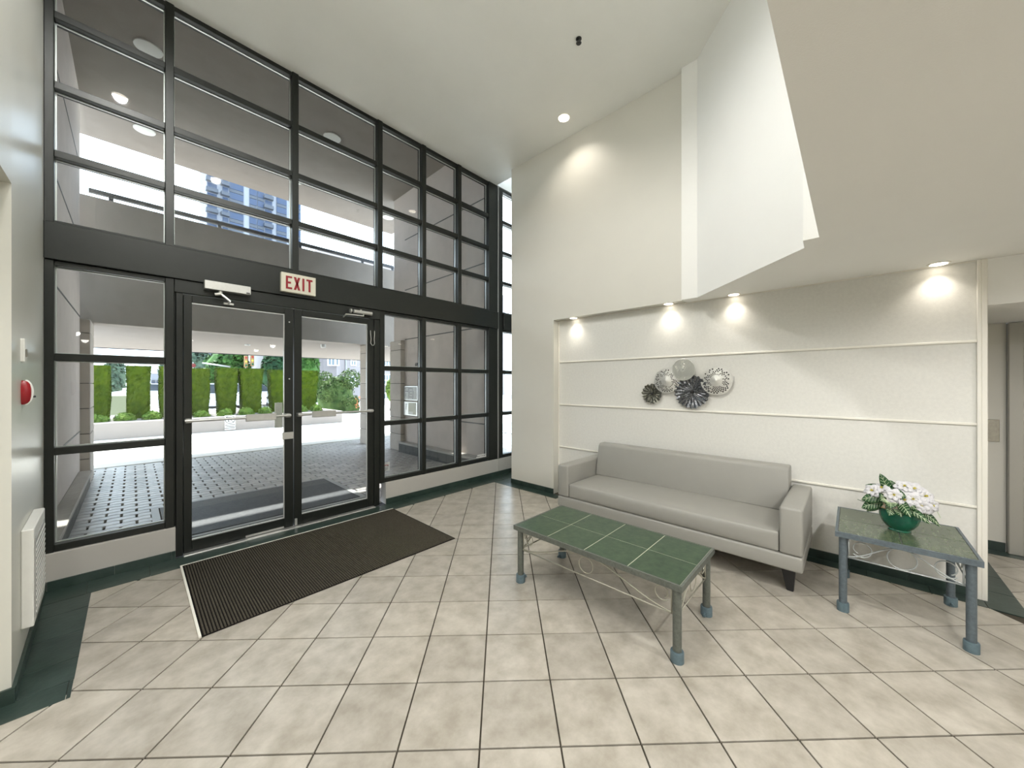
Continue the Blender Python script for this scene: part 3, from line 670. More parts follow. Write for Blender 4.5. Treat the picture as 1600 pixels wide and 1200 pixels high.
def disc_perf(cy, cz, r, x, lb, seed):
    random.seed(seed); seg = 56; rings = 10; mb = MB(); hol = MB(); P = []
    def pt(u, a, dx=0): return (x - 0.022 * (1 - u) ** 1.3 + 0.02 + dx, cy + r * u * math.cos(a), cz + r * u * math.sin(a))
    for i in range(rings):
        for k in range(seg):
            u0, u1 = max(i / rings, 0.002), (i + 1) / rings; a0, a1 = 2 * PI * k / seg, 2 * PI * (k + 1) / seg
            q = [pt(u0, a0), pt(u0, a1), pt(u1, a1), pt(u1, a0)]
            if 4 <= i < 9 and random.random() < 0.62 and (k + i) % 2:
                hol.add([pt(u0, a0, .006), pt(u0, a1, .006), pt(u1, a1, .006), pt(u1, a0, .006)], [(0, 1, 2, 3)])
            else: mb.add(q, [(0, 1, 2, 3)])
    o = mb.build('disc', 'chrome', art); md = o.modifiers.new('thick', 'SOLIDIFY'); md.thickness = 0.0015
    tag(o, lb); hol.build('pierced_backing', 'dark', o)
    MB().tube([(x + 0.012, cy, cz), (3.7995, cy, cz)], 0.006, 8).build('wall_stud', 'dark', o)
    return o
disc_pleat(1.533, 1.299, 0.103, AX + 0.006, 17, 'disc', 'bronze', 'small dark pleated metal disc')
disc_perf(1.378, 1.433, 0.128, AX - 0.020, 'silver pierced disc beside the small dark one', 5)
disc_pleat(1.137, 1.322, 0.157, AX + 0.004, 23, 'disc', 'gunmetal', 'large dark pleated metal disc', 0.026, 0.008)
disc_perf(0.922, 1.430, 0.135, AX - 0.020, 'silver pierced disc at the right end', 9)
wm = MB(); cy, cz, r = 1.204, 1.541, 0.106; xw = AX - 0.048
for i in range(1, 12):
    rr = r * i / 11; wm.tube([(xw + 0.012 - 0.010 * (1 - i / 11), cy + rr * math.cos(2 * PI * k / 36), cz + rr * math.sin(2 * PI * k / 36)) for k in range(36)], 0.0022 if i == 11 else 0.0012, 4, closed=True)
for k in range(48):
    a = 2 * PI * k / 48; wm.tube([(xw + 0.003, cy + .008 * math.cos(a), cz + .008 * math.sin(a)), (xw + 0.012, cy + r * math.cos(a), cz + r * math.sin(a))], 0.0011, 4)
wd = tag(wm.build('disc', 'wire', art), 'pale grey wire mesh disc at the top')
MB().lathe([(0.001, xw + 0.014), (r * 0.985, xw + 0.016), (r * 0.985, xw + 0.018)], (0, cy, cz), 36, 'x').build('mesh_backing', mat('pale mesh', (0.60, 0.61, 0.57), 0.4, metal=0.2), wd)
MB().tube([(xw + 0.018, cy, cz), (3.7995, cy, cz)], 0.006, 8).build('wall_stud', 'dark', wd)
# ---- potted plant
PX, PY, PZ = 3.285, -0.216, 0.4906
pp = thing('potted_plant', (PX, PY, PZ), 'green glazed pot with white flowers and dark leaves on the side table', 'potted plant')
PS = 0.70
pf = [(0.072, 0), (0.074, 0.004), (0.070, 0.010), (0.092, 0.026), (0.115, 0.052), (0.128, 0.082), (0.131, 0.105), (0.134, 0.122), (0.140, 0.134), (0.138, 0.138), (0.128, 0.134), (0.118, 0.120), (0.10, 0.112)]
pt_ = MB().lathe([(a * PS, b + PZ) for a, b in pf], (PX, PY, 0), 40).build('pot', 'pot', pp, smooth='auto')
MB().lathe([(0.1385 * PS, 0.1325 + PZ), (0.1435 * PS, 0.1355 + PZ), (0.142 * PS, 0.1395 + PZ), (0.134 * PS, 0.1405 + PZ), (0.1325 * PS, 0.137 + PZ)], (PX, PY, 0), 40).build('pot_rim', 'potrim', pt_, smooth=True)
MB().lathe([(0.001, 0.126 + PZ), (0.122 * PS, 0.124 + PZ), (0.122 * PS, 0.118 + PZ)], (PX, PY, 0), 28).build('soil', 'soil', pt_)
random.seed(12)
def leaf_obj(base, direc, L, Wd, droop, m_='leaf', name='leaf', vein=True, fold=0.18):
    """pointed leaf blade with a midrib fold"""
    d = Vector(direc).normalized(); side = d.cross(-iF * 0.85 + U * 0.55)
    if side.length < .1: side = Vector((1, 0, 0))
    side.normalize(); up = side.cross(d).normalized(); n = 8; vs = []; fs = []
    for i in range(n + 1):
        u = i / n; wv = Wd * math.sin(PI * min(1, u * 0.94 + 0.03)) ** 0.75 * (1 - 0.25 * u)
        if i == n: wv = 0.0008
        c = Vector(base) + d * (L * u) + Vector((0, 0, -droop * u * u * L))
        vs += [c - side * wv + up * (fold * wv), c, c + side * wv + up * (fold * wv)]
    for i in range(n):
        a = i * 3; fs += [(a, a + 1, a + 4, a + 3), (a + 1, a + 2, a + 5, a + 4)]
    o = MB().add(vs, fs).build(name, m_, pp, smooth=True); md = o.modifiers.new('thick', 'SOLIDIFY'); md.thickness = 0.0012
    if vein:
        vm = MB(); off = up * 0.0016
        for i in range(1, n - 1):
            for sgn in (0, 2):
                p0, p1 = Vector(vs[i * 3 + 1]), Vector(vs[min(i + 1, n) * 3 + sgn])
                vm.tube([p0 + off, p0.lerp(p1, 0.85) + off], 0.0011, 3)
        vm.tube([Vector(vs[k * 3 + 1]) + off for k in range(n + 1)], 0.0012, 3)
        vm.build('vein', 'leafvein', o)
    return o
C = Vector((PX, PY, PZ + 0.13))
iF = Vector((PX, PY, 0)).normalized(); iR = Vector((iF.y, -iF.x, 0)); U = Vector((0, 0, 1))       # away / right across the table
def at(r_, u_, f_=0.0): return C + iR * r_ + U * u_ + iF * f_
leaves = [((-.03, .07, 0), (-.35, .9, -.1), .15, .030, 0), ((-.05, .09, .02), (-.95, .40, .0), .11, .030, .15), ((-.055, .065, -.04), (-1, .02, -.2), .115, .044, .3), ((-.07, .03, -.05), (-.95, -.12, -.25), .10, .040, .35),
          ((-.05, .10, .02), (.1, .55, .1), .085, .040, .2), ((-.035, .045, -.07), (.0, .25, -.7), .07, .036, .6), ((-.005, .05, -.06), (.35, .05, -.6), .10, .034, .6), ((.02, .03, -.075), (.8, -.12, -.3), .11, .026, .4),
          ((-.02, .10, 0), (.75, .25, -.2), .09, .030, .1), ((-.06, .06, -.06), (-.25, .35, -.8), .07, .036, .4), ((.085, .01, -.02), (1, -.25, 0), .08, .024, .6), ((-.02, .08, .05), (-.3, .5, .5), .11, .034, .1), ((.05, .06, .06), (.3, .4, .7), .11, .034, .2), ((-.025, .09, -.03), (.55, .35, -.5), .08, .038, .3),
          ((-.08, .0, -.04), (-.9, .0, -.4), .07, .022, .5), ((.0, .02, -.08), (.15, .1, -.9), .05, .034, .8), ((-.03, .015, -.075), (-.2, .2, -.9), .06, .034, .8), ((.03, .05, -.05), (.5, .3, -.7), .07, .03, .5)]
for b_, d_, L_, W_, dr in leaves:
    leaf_obj(at(*b_), iR * d_[0] + U * d_[1] + iF * d_[2], L_, W_, dr)
tag(MB().tube([at(-.08, .01, -.05), at(-.14, .015, -.06), at(-.185, .03, -.06)], 0.0018, 4).build('twig', 'leaf', pp))
MB().tube([at(.10, .035, 0), at(.145, .045, 0), at(.165, -.01, 0)], 0.0016, 4).build('twig', 'leafvein', pp)
def flower(c, face, s):
    face = Vector(face).normalized(); a = face.orthogonal().normalized(); b = face.cross(a); mb = MB(); n = 6
    for layer, (rad, lift, k0) in enumerate(((1.0, 0.25, 0), (0.72, 0.55, 0.5))):
        for k in range(n):
            an = 2 * PI * (k + k0) / n; d = a * math.cos(an) + b * math.sin(an); t_ = face.cross(d)
            vs = []; fs = []; m_ = 5
            for i in range(m_ + 1):
                u = i / m_; wv = s * 0.40 * math.sin(PI * min(1, 0.12 + 0.80 * u)) * rad
                p = c + d * (s * rad * u) + face * (s * lift * u * (1.3 - 0.7 * u)) + Vector((0, 0, -0.1 * s * u * u))
                vs += [p - t_ * wv + face * wv * .25, p, p + t_ * wv + face * wv * .25]
            for i in range(m_):
                q = i * 3; fs += [(q, q + 1, q + 4, q + 3), (q + 1, q + 2, q + 5, q + 4)]
            mb.add(vs, fs)
    o = mb.build('flower', 'petal', pp, smooth=True); md = o.modifiers.new('thick', 'SOLIDIFY'); md.thickness = 0.0012
    q = MB()
    for k in range(5):
        d = a * math.cos(k * 1.257) + b * math.sin(k * 1.257); q.tube([c, c + face * s * .45 + d * s * .10], 0.0022, 4)
    q.build('stamens', 'stamen', o)
    MB().tube([c, c * 0.45 + (C + Vector((0, 0, -.02))) * 0.55, C + Vector((0, 0, -.025))], 0.002, 4).build('stem', 'leaf', o)
for (r_, u_, f_), fc, s in (((-.115, .095, -.03), (-.4, .4, -.9), .046), ((-.075, .115, -.01), (-.2, .6, -.7), .040), ((-.022, .095, -.06), (.0, .35, -1), .046), ((.020, .075, -.06), (.1, .3, -.9), .046), ((.020, .140, .0), (.1, .6, -.6), .050), ((.060, .135, .0), (.2, .6, -.7), .052), ((.055, .085, -.05), (.1, .35, -1), .052),
                            ((.085, .055, -.05), (.2, .15, -1), .052), ((.100, .105, -.01), (.6, .4, -.7), .050), ((.060, .040, -.07), (.0, .0, -1), .044), ((.125, .060, -.02), (.7, .1, -.7), .044), ((.0, .11, .05), (0, .8, .2), .05), ((.09, .10, .06), (.4, .7, .4), .05)):
    f3 = iR * fc[0] + U * fc[1] + iF * fc[2]; flower(at(r_, u_, f_), f3, s)
# ---- left wall fixtures
def wlx(y): return -0.365 - 0.0363 * (y - 2.68)
hv = thing('wall_heater', (-0.37, 3.12, 0.2), 'white wall vent box low on the left wall', 'vent')
ya, yb = 2.935, 3.40
MB().prism([(wlx(ya) + .0005, ya), (wlx(ya) + .040, ya), (wlx(yb) + .042, yb), (wlx(yb) + .0005, yb)], 0.203, 0.684).build('housing', 'whitemet', hv, bevel=0.004)
MB().prism([(wlx(ya) + .040, ya + .03), (wlx(ya) + .0425, ya + .03), (wlx(yb) + .0445, yb - .025), (wlx(yb) + .042, yb - .025)], 0.235, 0.628).build('grille', 'vent', hv)
for k in range(13):
    z = 0.255 + k * 0.028
    MB().prism([(wlx(ya) + .0425, ya + .035), (wlx(ya) + .045, ya + .035), (wlx(yb) + .047, yb - .03), (wlx(yb) + .0445, yb - .03)], z, z + 0.010).build('slat', 'whitemet', hv)
fa = thing('fire_alarm', (-0.375, 2.99, 1.36), 'red domed fire alarm with white lens on the left wall', 'fire alarm')
yy = 2.965
def dome(r, h, dx, m_, nm, par, sc_=1.0):
    mb = MB().lathe([(r, 0), (r, h * .35), (r * .93, h * .62), (r * .75, h * .85), (r * .4, h * .97), (0.001, h)], (0, 0, 0), 26, 'x')
    mb.v = [(v[0] + wlx(yy) + dx, v[1] * sc_ + yy, v[2] + 1.358) for v in mb.v]; return mb.build(nm, m_, par, smooth='auto')
dome(0.060, 0.030, 0.0006, 'red', 'alarm_body', fa, 0.34)
MB().tube([(wlx(yy) + .0006 + .036 * math.sin(a_) ** .8 * .78 + .004, yy + .0, 1.358 + .060 * math.cos(a_)) for a_ in [0.15 + k * (PI - .3) / 14 for k in range(15)]], 0.0055, 8).build('lens', 'white', fa, smooth=True)
MB().tube([(wlx(yy) + .030, yy, 1.336), (wlx(yy) + .042, yy + .004, 1.338)], 0.005, 8).build('test_knob', 'dark', fa)
tt = thing('wall_intercom', (-0.375, 2.98, 1.56), 'slim white wall control with a grey button above the fire alarm', 'wall control')
B(wlx(2.955) - .004, wlx(2.955) + .014, 2.932, 2.985, 1.508, 1.622).build('plate', 'white', tt, bevel=0.003)
B(wlx(2.955) + .014, wlx(2.955) + .019, 2.945, 2.972, 1.532, 1.572).build('button', 'steel', tt, bevel=0.002)

# ================================================================== OUTDOORS
gr = tag(B(-90, 120, 9.1, 260, -0.3, -0.001).build('ground', 'concrete'), 'bright sunlit concrete driveway and street', 'pavement', kind='structure')
pvf = tag(B(-1.2, 7.5, 4.06, 9.1, -0.2, -0.018).build('porch_paving', 'joint'), 'interlocking grey paver floor of the entrance porch', 'paving', kind='structure')
PL, PW = 0.222, 0.126
gap = 0.0055
def paver_poly(x, y):
    def ed(yo, sgn): return [(x + gap * 1.5, y + yo), (x + PL * .25, y + yo + .013), (x + PL * .5, y + yo), (x + PL * .75, y + yo + .013), (x + PL - gap * 1.5, y + yo)]
    lo = ed(gap, 1); hi = ed(PW - gap, 1)
    return lo + hi[::-1]
def paver_mesh(mb, x, y):
    poly = paver_poly(x, y); n = len(poly); cx, cy = x + PL / 2, y + PW / 2 + .006; k = 0.965
    mb.add([(p[0], p[1], -0.020) for p in poly] + [(p[0], p[1], -0.005) for p in poly] + [(cx + (p[0] - cx) * k, cy + (p[1] - cy) * k * .98, 0) for p in poly],
           [tuple(range(2 * n, 3 * n))] + [(a + i, a + (i + 1) % n, a + n + (i + 1) % n, a + n + i) for a in (0, n) for i in range(n)])
pc = []
for j in range(int((9.07 - 4.08) / PW)):
    y = 4.075 + j * PW
    for i in range(40):
        x = -1.19 + i * PL + (PL / 2 if j % 2 else 0)
        if x + PL > 7.4: continue
        q = px((x + PL / 2, y + PW / 2, 0))
        cx_, cy_ = x + PL / 2, y + PW / 2
        under = (0.16 < cx_ < 1.97 and 4.37 < cy_ < 5.66) or (cx_ < -0.35 and cy_ < 7.6) or (cx_ > 3.80 and cy_ < 7.35)
        # hidden behind the low panels or frame?
        vis = False
        if q and not under and 86 < q[0] < 765:
            t_ = 4.0 / cy_; zz = CH * (1 - t_); xx = cx_ * t_
            if (xx > 0.33 and xx < 1.83 and zz > 0.10) or zz > 0.30: vis = True
        pc.append((0 if vis else 1, q[2] if q else 99, x, y))
pc.sort(); rest = MB(); first = None
for n, (nv, d, x, y) in enumerate(pc):
    if nv == 0 and n < 300:
        if first is None:
            mb = MB(); paver_mesh(mb, 0, 0); first = mb.build('paver', 'paver'); first.parent = pvf; first.location = (x, y, 0)
        else: inst(first, 'paver', pvf, (x, y, 0))
    else: paver_mesh(rest, x, y)
tag(rest.build('paver_field', 'paver', pvf), kind='stuff')
om = thing('outdoor_mat', (1.06, 5.0, 0), 'large dark ribbed mat on the pavers outside the doors', 'mat')
B(0.14, 1.99, 4.35, 5.68, 0.0005, 0.010).build('mat_border', 'outmatb', om)
rb = MB()
for k in range(60):
    y = 4.41 + k * 0.0203; rb.box(0.21, 1.92, y, y + 0.0125, 0.010, 0.0155)
tag(rb.build('ribs', 'outmat', om), kind='stuff'); B(0.20, 1.93, 4.40, 5.635, 0.010, 0.0115).build('mat_field', 'matbase', om)
# porch walls
def stucco(name, label, mbx, m_='stucco'): return tag(mbx.build(name, m_), label, 'wall', kind='structure')
pwl = stucco('wall_porch_left', 'taupe stucco side wall of the porch on the left', B(-1.1, -0.50, 4.06, 7.75, 0, 5.385), 'stuccop')
pwr = stucco('wall_porch_right', 'taupe stucco side wall of the porch on the right', B(3.92, 3.972, 4.06, 6.80, 0, 5.385).box(3.92, 3.972, 6.80, 7.25, 2.3095, 5.385), 'stuccop')
stucco('wall_porch_upper', 'stucco wall above the lobby glazing outside', B(-1.1, 3.972, 3.98, 4.058, 4.5605, 5.385), 'stuccop')
for nm, lb, x0, x1, y0, y1 in (('ledge_left', 'low concrete ledge along the left porch wall', -0.4995, -0.40, 4.06, 7.6), ('ledge_right', 'low concrete ledge along the right porch wall', 3.78, 3.9195, 4.06, 6.80)):
    e = thing(nm.split('_')[0], ((x0 + x1) / 2, (y0 + y1) / 2, 0), lb, 'ledge', kind='structure')
    B(x0 - (0 if x0 < 0 else .02), x1 + (.0 if x0 > 0 else .02), y0, y1, 0.175, 0.215).build('ledge_cap', 'ledge', e, bevel=0.006)
    n = 10; L = (y1 - y0) / n
    for k in range(n): B(x0, x1, y0 + k * L + .002, y0 + (k + 1) * L - .002, 0, 0.1745).build('ledge_tile', 'darkbase', e)
for par, xw, y0, y1 in ((pwl, -0.4995, 4.07, 7.74), (pwr, 3.9155, 4.07, 6.79)):
    for z in (0.74, 2.32, 3.35, 4.4): B(xw, xw + 0.004, y0, y1, z, z + 0.018).build('score_line', 'darkbase', par)
def block_col(name, label, x0, x1, y0, y1, z1, bh=0.352):
    e = thing(name, ((x0 + x1) / 2, (y0 + y1) / 2, 0), label, 'column', kind='structure'); z = 0.0
    B(x0 + .012, x1 - .012, y0 + .012, y1 - .012, 0, z1).build('core', 'darkbase', e)
    while z < z1 - 0.01:
        B(x0, x1, y0, y1, z + 0.005, min(z + bh, z1) - 0.005).build('block', 'block', e, bevel=0.006); z += bh
    return e
block_col('porch_column', 'square pale block column standing by the driveway', 3.70, 3.97, 8.14, 8.45, 2.308)
block_col('porch_column', 'pale block pier ending the right porch wall', 3.825, 4.08, 6.803, 7.25, 2.308)
block_col('porch_column', 'pale block pier ending the left porch wall', -0.80, -0.405, 7.751, 8.40, 2.308)
# directory panels and number on the right porch wall
dp = thing('directory_board', (3.91, 6.5, 1.06), 'silver framed directory board on the right porch wall', 'directory')
xf = 3.9195
y0, y1 = 6.25, 6.785
B(xf - .035, xf, y0, y1, 1.065, 1.36).build('board_frame', 'silver', dp, bevel=0.004)
B(xf - .037, xf - .035, y0 + .03, y1 - .03, 1.085, 1.34).build('board_face', mat('board face', (0.33, 0.33, 0.32), 0.4), dp)
random.seed(5)
for k in range(8):
    for c_ in range(3):
        if random.random() < .8: B(xf - .038, xf - .037, y0 + .05 + c_ * .15, y0 + .05 + c_ * .15 + random.uniform(.07, .12), 1.10 + k * .029, 1.111 + k * .029).build('print_line', 'white', dp)
ic = thing('entry_phone', (3.91, 6.5, 0.76), 'entry phone panel with pale screen below the directory board', 'entry phone')
B(xf - .04, xf, y0, y1, 0.755, 1.04).build('panel', 'silver', ic, bevel=0.004)
B(xf - .042, xf - .04, y0 + .05, y0 + .34, 0.785, 1.02).build('screen', mat('phone screen', (0.52, 0.52, 0.40), 0.3), ic)  # screen face in a plain pale cream colour
B(xf - .043, xf - .042, y0 + .16, y0 + .33, 0.79, 0.84).build('note', 'white', ic)
for k in range(4): B(xf - .044, xf - .04, y1 - .14, y1 - .08, 0.87 + k * .035, 0.892 + k * .035).build('key', 'white', ic)
hn = thing('house_number', (3.91, 6.33, 1.77), 'small dark three digit number on the right porch wall', 'number')
def digits(txt, mk):
    cu = bpy.data.curves.new('digits', 'FONT'); cu.body = txt; cu.size = 0.085; cu.extrude = 0.005; cu.align_x = 'CENTER'
    tmp = bpy.data.objects.new('digits', cu); COL.objects.link(tmp); dg = bpy.context.evaluated_depsgraph_get()
    me = bpy.data.meshes.new_from_object(tmp.evaluated_get(dg)); bpy.data.objects.remove(tmp)
    m_ = MB(); m_.v = [(3.9145 + v.co.z, 6.33 - v.co.x * 0.9, 1.765 + v.co.y) for v in me.vertices]; m_.f = [tuple(p.vertices) for p in me.polygons]
    return m_
digits('678', None).build('digits', 'dark', hn)
# porch beam, rail, upper ceiling, drive canopy
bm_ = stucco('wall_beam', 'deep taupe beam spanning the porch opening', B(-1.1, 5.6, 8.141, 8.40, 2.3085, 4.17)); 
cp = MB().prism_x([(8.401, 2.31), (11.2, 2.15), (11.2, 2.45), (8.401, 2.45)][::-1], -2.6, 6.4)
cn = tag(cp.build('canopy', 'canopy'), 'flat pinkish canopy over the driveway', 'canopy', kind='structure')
B(-2.62, 6.42, 11.2005, 11.23, 2.135, 2.47).build('fascia', 'rail', cn)
for x, y in ((1.7, 9.44), (2.97, 8.70)): MB().lathe([(0.001, 2.228), (0.05, 2.228), (0.055, 2.30)], (x, y, 0), 20).build('canopy_lamp', 'lampoff', cn)
rl = thing('railing', (2, 8.27, 4.17), 'low dark metal railing along the top of the beam', 'railing')
B(-0.45, 4.45, 8.24, 8.30, 4.262, 4.322).build('top_rail', 'rail', rl)
for x in (-0.25, 1.05, 2.35, 3.65, 4.40): B(x, x + .05, 8.25, 8.29, 4.1705, 4.262).build('post', 'rail', rl)
pcl = B(-1.1, 4.75, 3.98, 8.91, 5.386, 5.6)
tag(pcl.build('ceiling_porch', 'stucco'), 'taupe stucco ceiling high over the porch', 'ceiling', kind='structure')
for (x, y), lb in zip(((0.13, 8.06), (0.13, 6.06), (2.22, 6.10), (2.20, 7.91), (4.2, 8.05)), ('porch downlight above the second upper pane on the left', 'porch downlight near the glass at the top left', 'porch downlight above the middle panes', 'porch downlight beside the tall middle mullion', 'porch downlight toward the right porch wall')):
    tq = thing('porch_light', (x, y, 5.386), lb, 'downlight', 'porch downlights')
    MB().lathe([(0.085, 5.371), (0.125, 5.374), (0.128, 5.3855), (0.085, 5.3855)], (x, y, 0), 26).build('ring', 'white', tq, smooth='auto')
    MB().lathe([(0.001, 5.38), (0.085, 5.38), (0.085, 5.3855)], (x, y, 0), 24).build('lens', 'lampoff', tq)
#PART3
# ---- planter with hedges
pl = tag(B(-14, 5.29, 13.55, 13.80, 0, 0.42).build('planter_wall', 'planter', bevel=0.01), 'low pinkish planter wall across the driveway', 'planter', kind='structure')
B(5.10, 5.29, 13.801, 17.2, 0, 0.42).build('end_wall', 'planter', pl, bevel=0.01)
bd = tag(B(-14, 5.099, 13.801, 17.2, 0, 0.405).build('gravel_bed', 'gravel'), 'gravel bed filling the planter', 'gravel bed', kind='structure')
def leaf_quads(mb, pts, s0, s1, up=0.0):
    for p, nrm in pts:
        n = (Vector(nrm) + Vector((random.uniform(-1, 1), random.uniform(-1, 1), random.uniform(-1, 1) + up)) * 0.9)
        if n.length < 1e-3: n = Vector((0, 0, 1))
        n.normalize(); a = n.orthogonal().normalized(); b = n.cross(a); th = random.uniform(0, 6.28)
        d = a * math.cos(th) + b * math.sin(th); e = n.cross(d); s = random.uniform(s0, s1); p = Vector(p)
        mb.add([p - d * s, p - e * s * .45, p + d * s, p + e * s * .45], [(0, 1, 2, 3)])
def hedge_mesh(w0, w1, d, h, seed):
    random.seed(seed); mb = MB(); nz, nu = 14, 8; ph = [random.uniform(0, 6) for _ in range(8)]
    def wd(t): return w0 + (w1 - w0) * t + 0.03 * math.sin(5 * t + ph[0])
    ring = []
    for i in range(nz + 1):
        t = i / nz; hw, hd = wd(t) / 2, d / 2 * (0.9 + 0.1 * t); r = []
        if t > .93: hw *= .97; hd *= .97
        for k in range(nu * 4):
            sd, u = divmod(k, nu); u = u / nu * 2 - 1
            c = [(u, -1), (1, u), (-u, 1), (-1, -u)][sd]
            q = 0.93 if abs(abs(u) - 1) < .01 else 1
            r.append((c[0] * hw * q + random.uniform(-.015, .015), c[1] * hd * q + random.uniform(-.015, .015), t * h))
        ring.append(r)
    n = nu * 4; vs = [p for r in ring for p in r]; fs = []
    for i in range(nz):
        for k in range(n): fs.append((i * n + k, i * n + (k + 1) % n, (i + 1) * n + (k + 1) % n, (i + 1) * n + k))
    fs.append(tuple(range(nz * n, nz * n + n))); mb.add(vs, fs)
    pts = []
    for _ in range(2600):
        t = random.random(); sd = random.randrange(5); u = random.uniform(-1, 1); hw, hd = wd(t) / 2, d / 2 * (.9 + .1 * t)
        if sd == 4: pts.append(((u * wd(1) / 2, random.uniform(-1, 1) * d / 2, h), (0, 0, 1)))
        else:
            c = [(u, -1), (1, u), (-u, 1), (-1, -u)][sd]; pts.append(((c[0] * hw, c[1] * hd, t * h), (c[0] if abs(c[0]) == 1 else 0, c[1] if abs(c[1]) == 1 else 0, .4)))
    leaf_quads(mb, pts, 0.018, 0.04)
    return mb
HY = 15.2
hs = [(138, 173, 571, 'clipped hedge column at the far left beside the porch pier'), (196, 236, 572, 'clipped hedge column seen through the left glass panel'), (248, 284, 573, 'clipped hedge column partly behind the left door jamb'),
      (296, 327, 576, 'leftmost clipped hedge column seen through the left door'), (337, 369, 575, 'second clipped hedge column seen through the left door'), (373, 409, 576, 'third clipped hedge column seen through the left door'),
      (420, 453, 578, 'clipped hedge column behind the meeting stiles of the doors'), (461, 494, 579, 'clipped hedge column seen through the right door')]
for i, (a, b, top, lb) in enumerate(hs):
    xa, xb = x_at(a, HY), x_at(b, HY); zt = z_at((a + b) / 2, top, HY - .35); zb = 0.406
    m = hedge_mesh((xb - xa) * (0.80 if i % 2 else 0.88), xb - xa, 0.5, zt - zb, 20 + i)
    cx = (xa + xb) / 2
    m.v = [(v[0] + cx, v[1] + HY, v[2] + zb) for v in m.v]
    e = thing('hedge', (cx, HY, zb), lb, 'hedge', 'clipped hedges in the planter'); m.build('foliage', 'hedge', e)
# low lime shrubs in front of the hedges
random.seed(8); k = 0; x = -1.2; names = []
spots = []
while x < 4.75:
    spots.append((x, 14.4 + random.uniform(-.06, .06), random.uniform(.17, .26), random.uniform(.19, .245))); x += random.uniform(.50, .56)
ords = ['first', 'second', 'third', 'fourth', 'fifth', 'sixth', 'seventh', 'eighth', 'ninth', 'tenth', 'eleventh', 'twelfth', 'thirteenth', 'fourteenth', 'fifteenth', 'sixteenth', 'seventeenth']
for i, (x, y, hh, r) in enumerate(spots):
    random.seed(100 + i); pts = []
    for _ in range(420):
        a, e_ = random.uniform(0, 6.28), math.acos(random.uniform(0, 1)); rr = random.uniform(.75, 1.05)
        n = (math.cos(a) * math.sin(e_), math.sin(a) * math.sin(e_), math.cos(e_)); pts.append(((x + n[0] * r * rr, y + n[1] * r * rr, .41 + n[2] * hh * rr), n))
    mb = MB(); leaf_quads(mb, pts, .025, .055, .4)
    mb.lathe([(r * .9, .406), (r * .85, .41 + hh * .4), (r * .5, .41 + hh * .8), (.01, .41 + hh * .9)], (x, y, 0), 12)
    tag(mb.build('low_shrub', 'shrub'), '%s low lime green shrub from the left end of the planter row' % ords[i], 'shrub', 'low shrubs in the planter')
def bush(name, label, c, rx, rz, n, ls, m_, cat='shrub', core=True):
    random.seed(int(c[0] * 100) & 0xffff); pts = []; mb = MB(); lob = [(random.uniform(-.6, .6), random.uniform(-.6, .6), random.uniform(-.45, .6), random.uniform(.45, .7)) for _ in range(9)]
    for _ in range(n):
        L_ = random.choice(lob); v = Vector((random.gauss(0, 1), random.gauss(0, 1), random.gauss(0, 1))).normalized(); rr = L_[3] * random.uniform(.8, 1.05)
        p = (c[0] + (L_[0] + v.x * rr) * rx, c[1] + (L_[1] + v.y * rr) * rx, c[2] + (L_[2] + v.z * rr) * rz)
        pts.append((p, v))
    leaf_quads(mb, pts, ls * .6, ls, .3)
    return mb
mb = bush('b', '', (x_at(525, 19), 19.0, 1.15), 1.0, 0.95, 5200, .085, 'bushleaf')
bx, by = x_at(525, 19), 19.0
mb.lathe([(.75, .05), (.85, .6), (.7, 1.3), (.3, 1.7), (.01, 1.75)], (bx, by, 0), 14)
e = thing('round_bush', (bx, by, 0), 'large rounded pale green bush beyond the end of the planter', 'bush'); mb.build('foliage', 'bushleaf', e); MB().tube([(bx, by, -.001), (bx, by, .3)], .06, 8).build('stem', 'bark', e)
mb = bush('b', '', (x_at(551, 17.6), 17.6, .42), .40, .42, 900, .07, 'bushleaf'); bx, by = x_at(551, 17.6), 17.6
mb.lathe([(.28, -.001), (.34, .25), (.2, .6), (.01, .7)], (bx, by, 0), 10)
e = thing('flowering_bush', (bx, by, 0), 'small bush with orange flowers beside the block column', 'bush'); mb.build('foliage', 'bushleaf', e)
fm = MB(); random.seed(4)
leaf_quads(fm, [((bx + random.uniform(-.05, .35), by - .35 + random.uniform(-.1, .1), .45 + random.uniform(-.2, .35)), (0, -1, .2)) for _ in range(40)], .04, .07); fm.build('blossom', 'flower', e)
# ---- trees
def tree(name, label, x, y, h, r, m_, n=3800, ls=.30, trunk=.18, cz=.58):
    mb = bush(name, '', (x, y, h * cz), r, h * (1 - cz) * .92, n, ls, m_)
    mb.lathe([(r * .2, h * (cz - .28)), (r * .75, h * (cz - .1)), (r * .8, h * (cz + .12)), (r * .45, h * (cz + .28)), (.02, h * (cz + .33))], (x, y, 0), 14)
    e = thing(name, (x, y, 0), label, 'tree', 'street trees'); mb.build('crown', m_, e)
    MB().tube([(x, y, -.001), (x + .05, y, h * .3), (x, y, h * cz)], [trunk, trunk * .8, trunk * .5], 8).build('trunk', 'bark', e, smooth=True)
def pxtree(p, y, top, halfw, m_, label, **k):
    x = x_at(p, y); h = z_at(p, top, y); r = abs(x_at(p + halfw, y) - x_at(p - halfw, y)) / 2; tree('street_tree', label, x, y, h, r, m_, **k)
pxtree(432, 31.5, 548, 30, 'treeb', 'dense dark green tree behind the hedges near the door stiles', cz=.5, n=5200, ls=.22)
pxtree(350, 38, 540, 36, 'treea', 'bright leafy tree behind the middle hedges', cz=.55, n=4800)
pxtree(386, 56, 538, 30, 'treeb', 'dark tree behind the traffic signal', cz=.5, n=4200)
pxtree(318, 50, 546, 22, 'treec', 'hazy tree behind the leftmost hedge of the left door', cz=.5, n=3500)
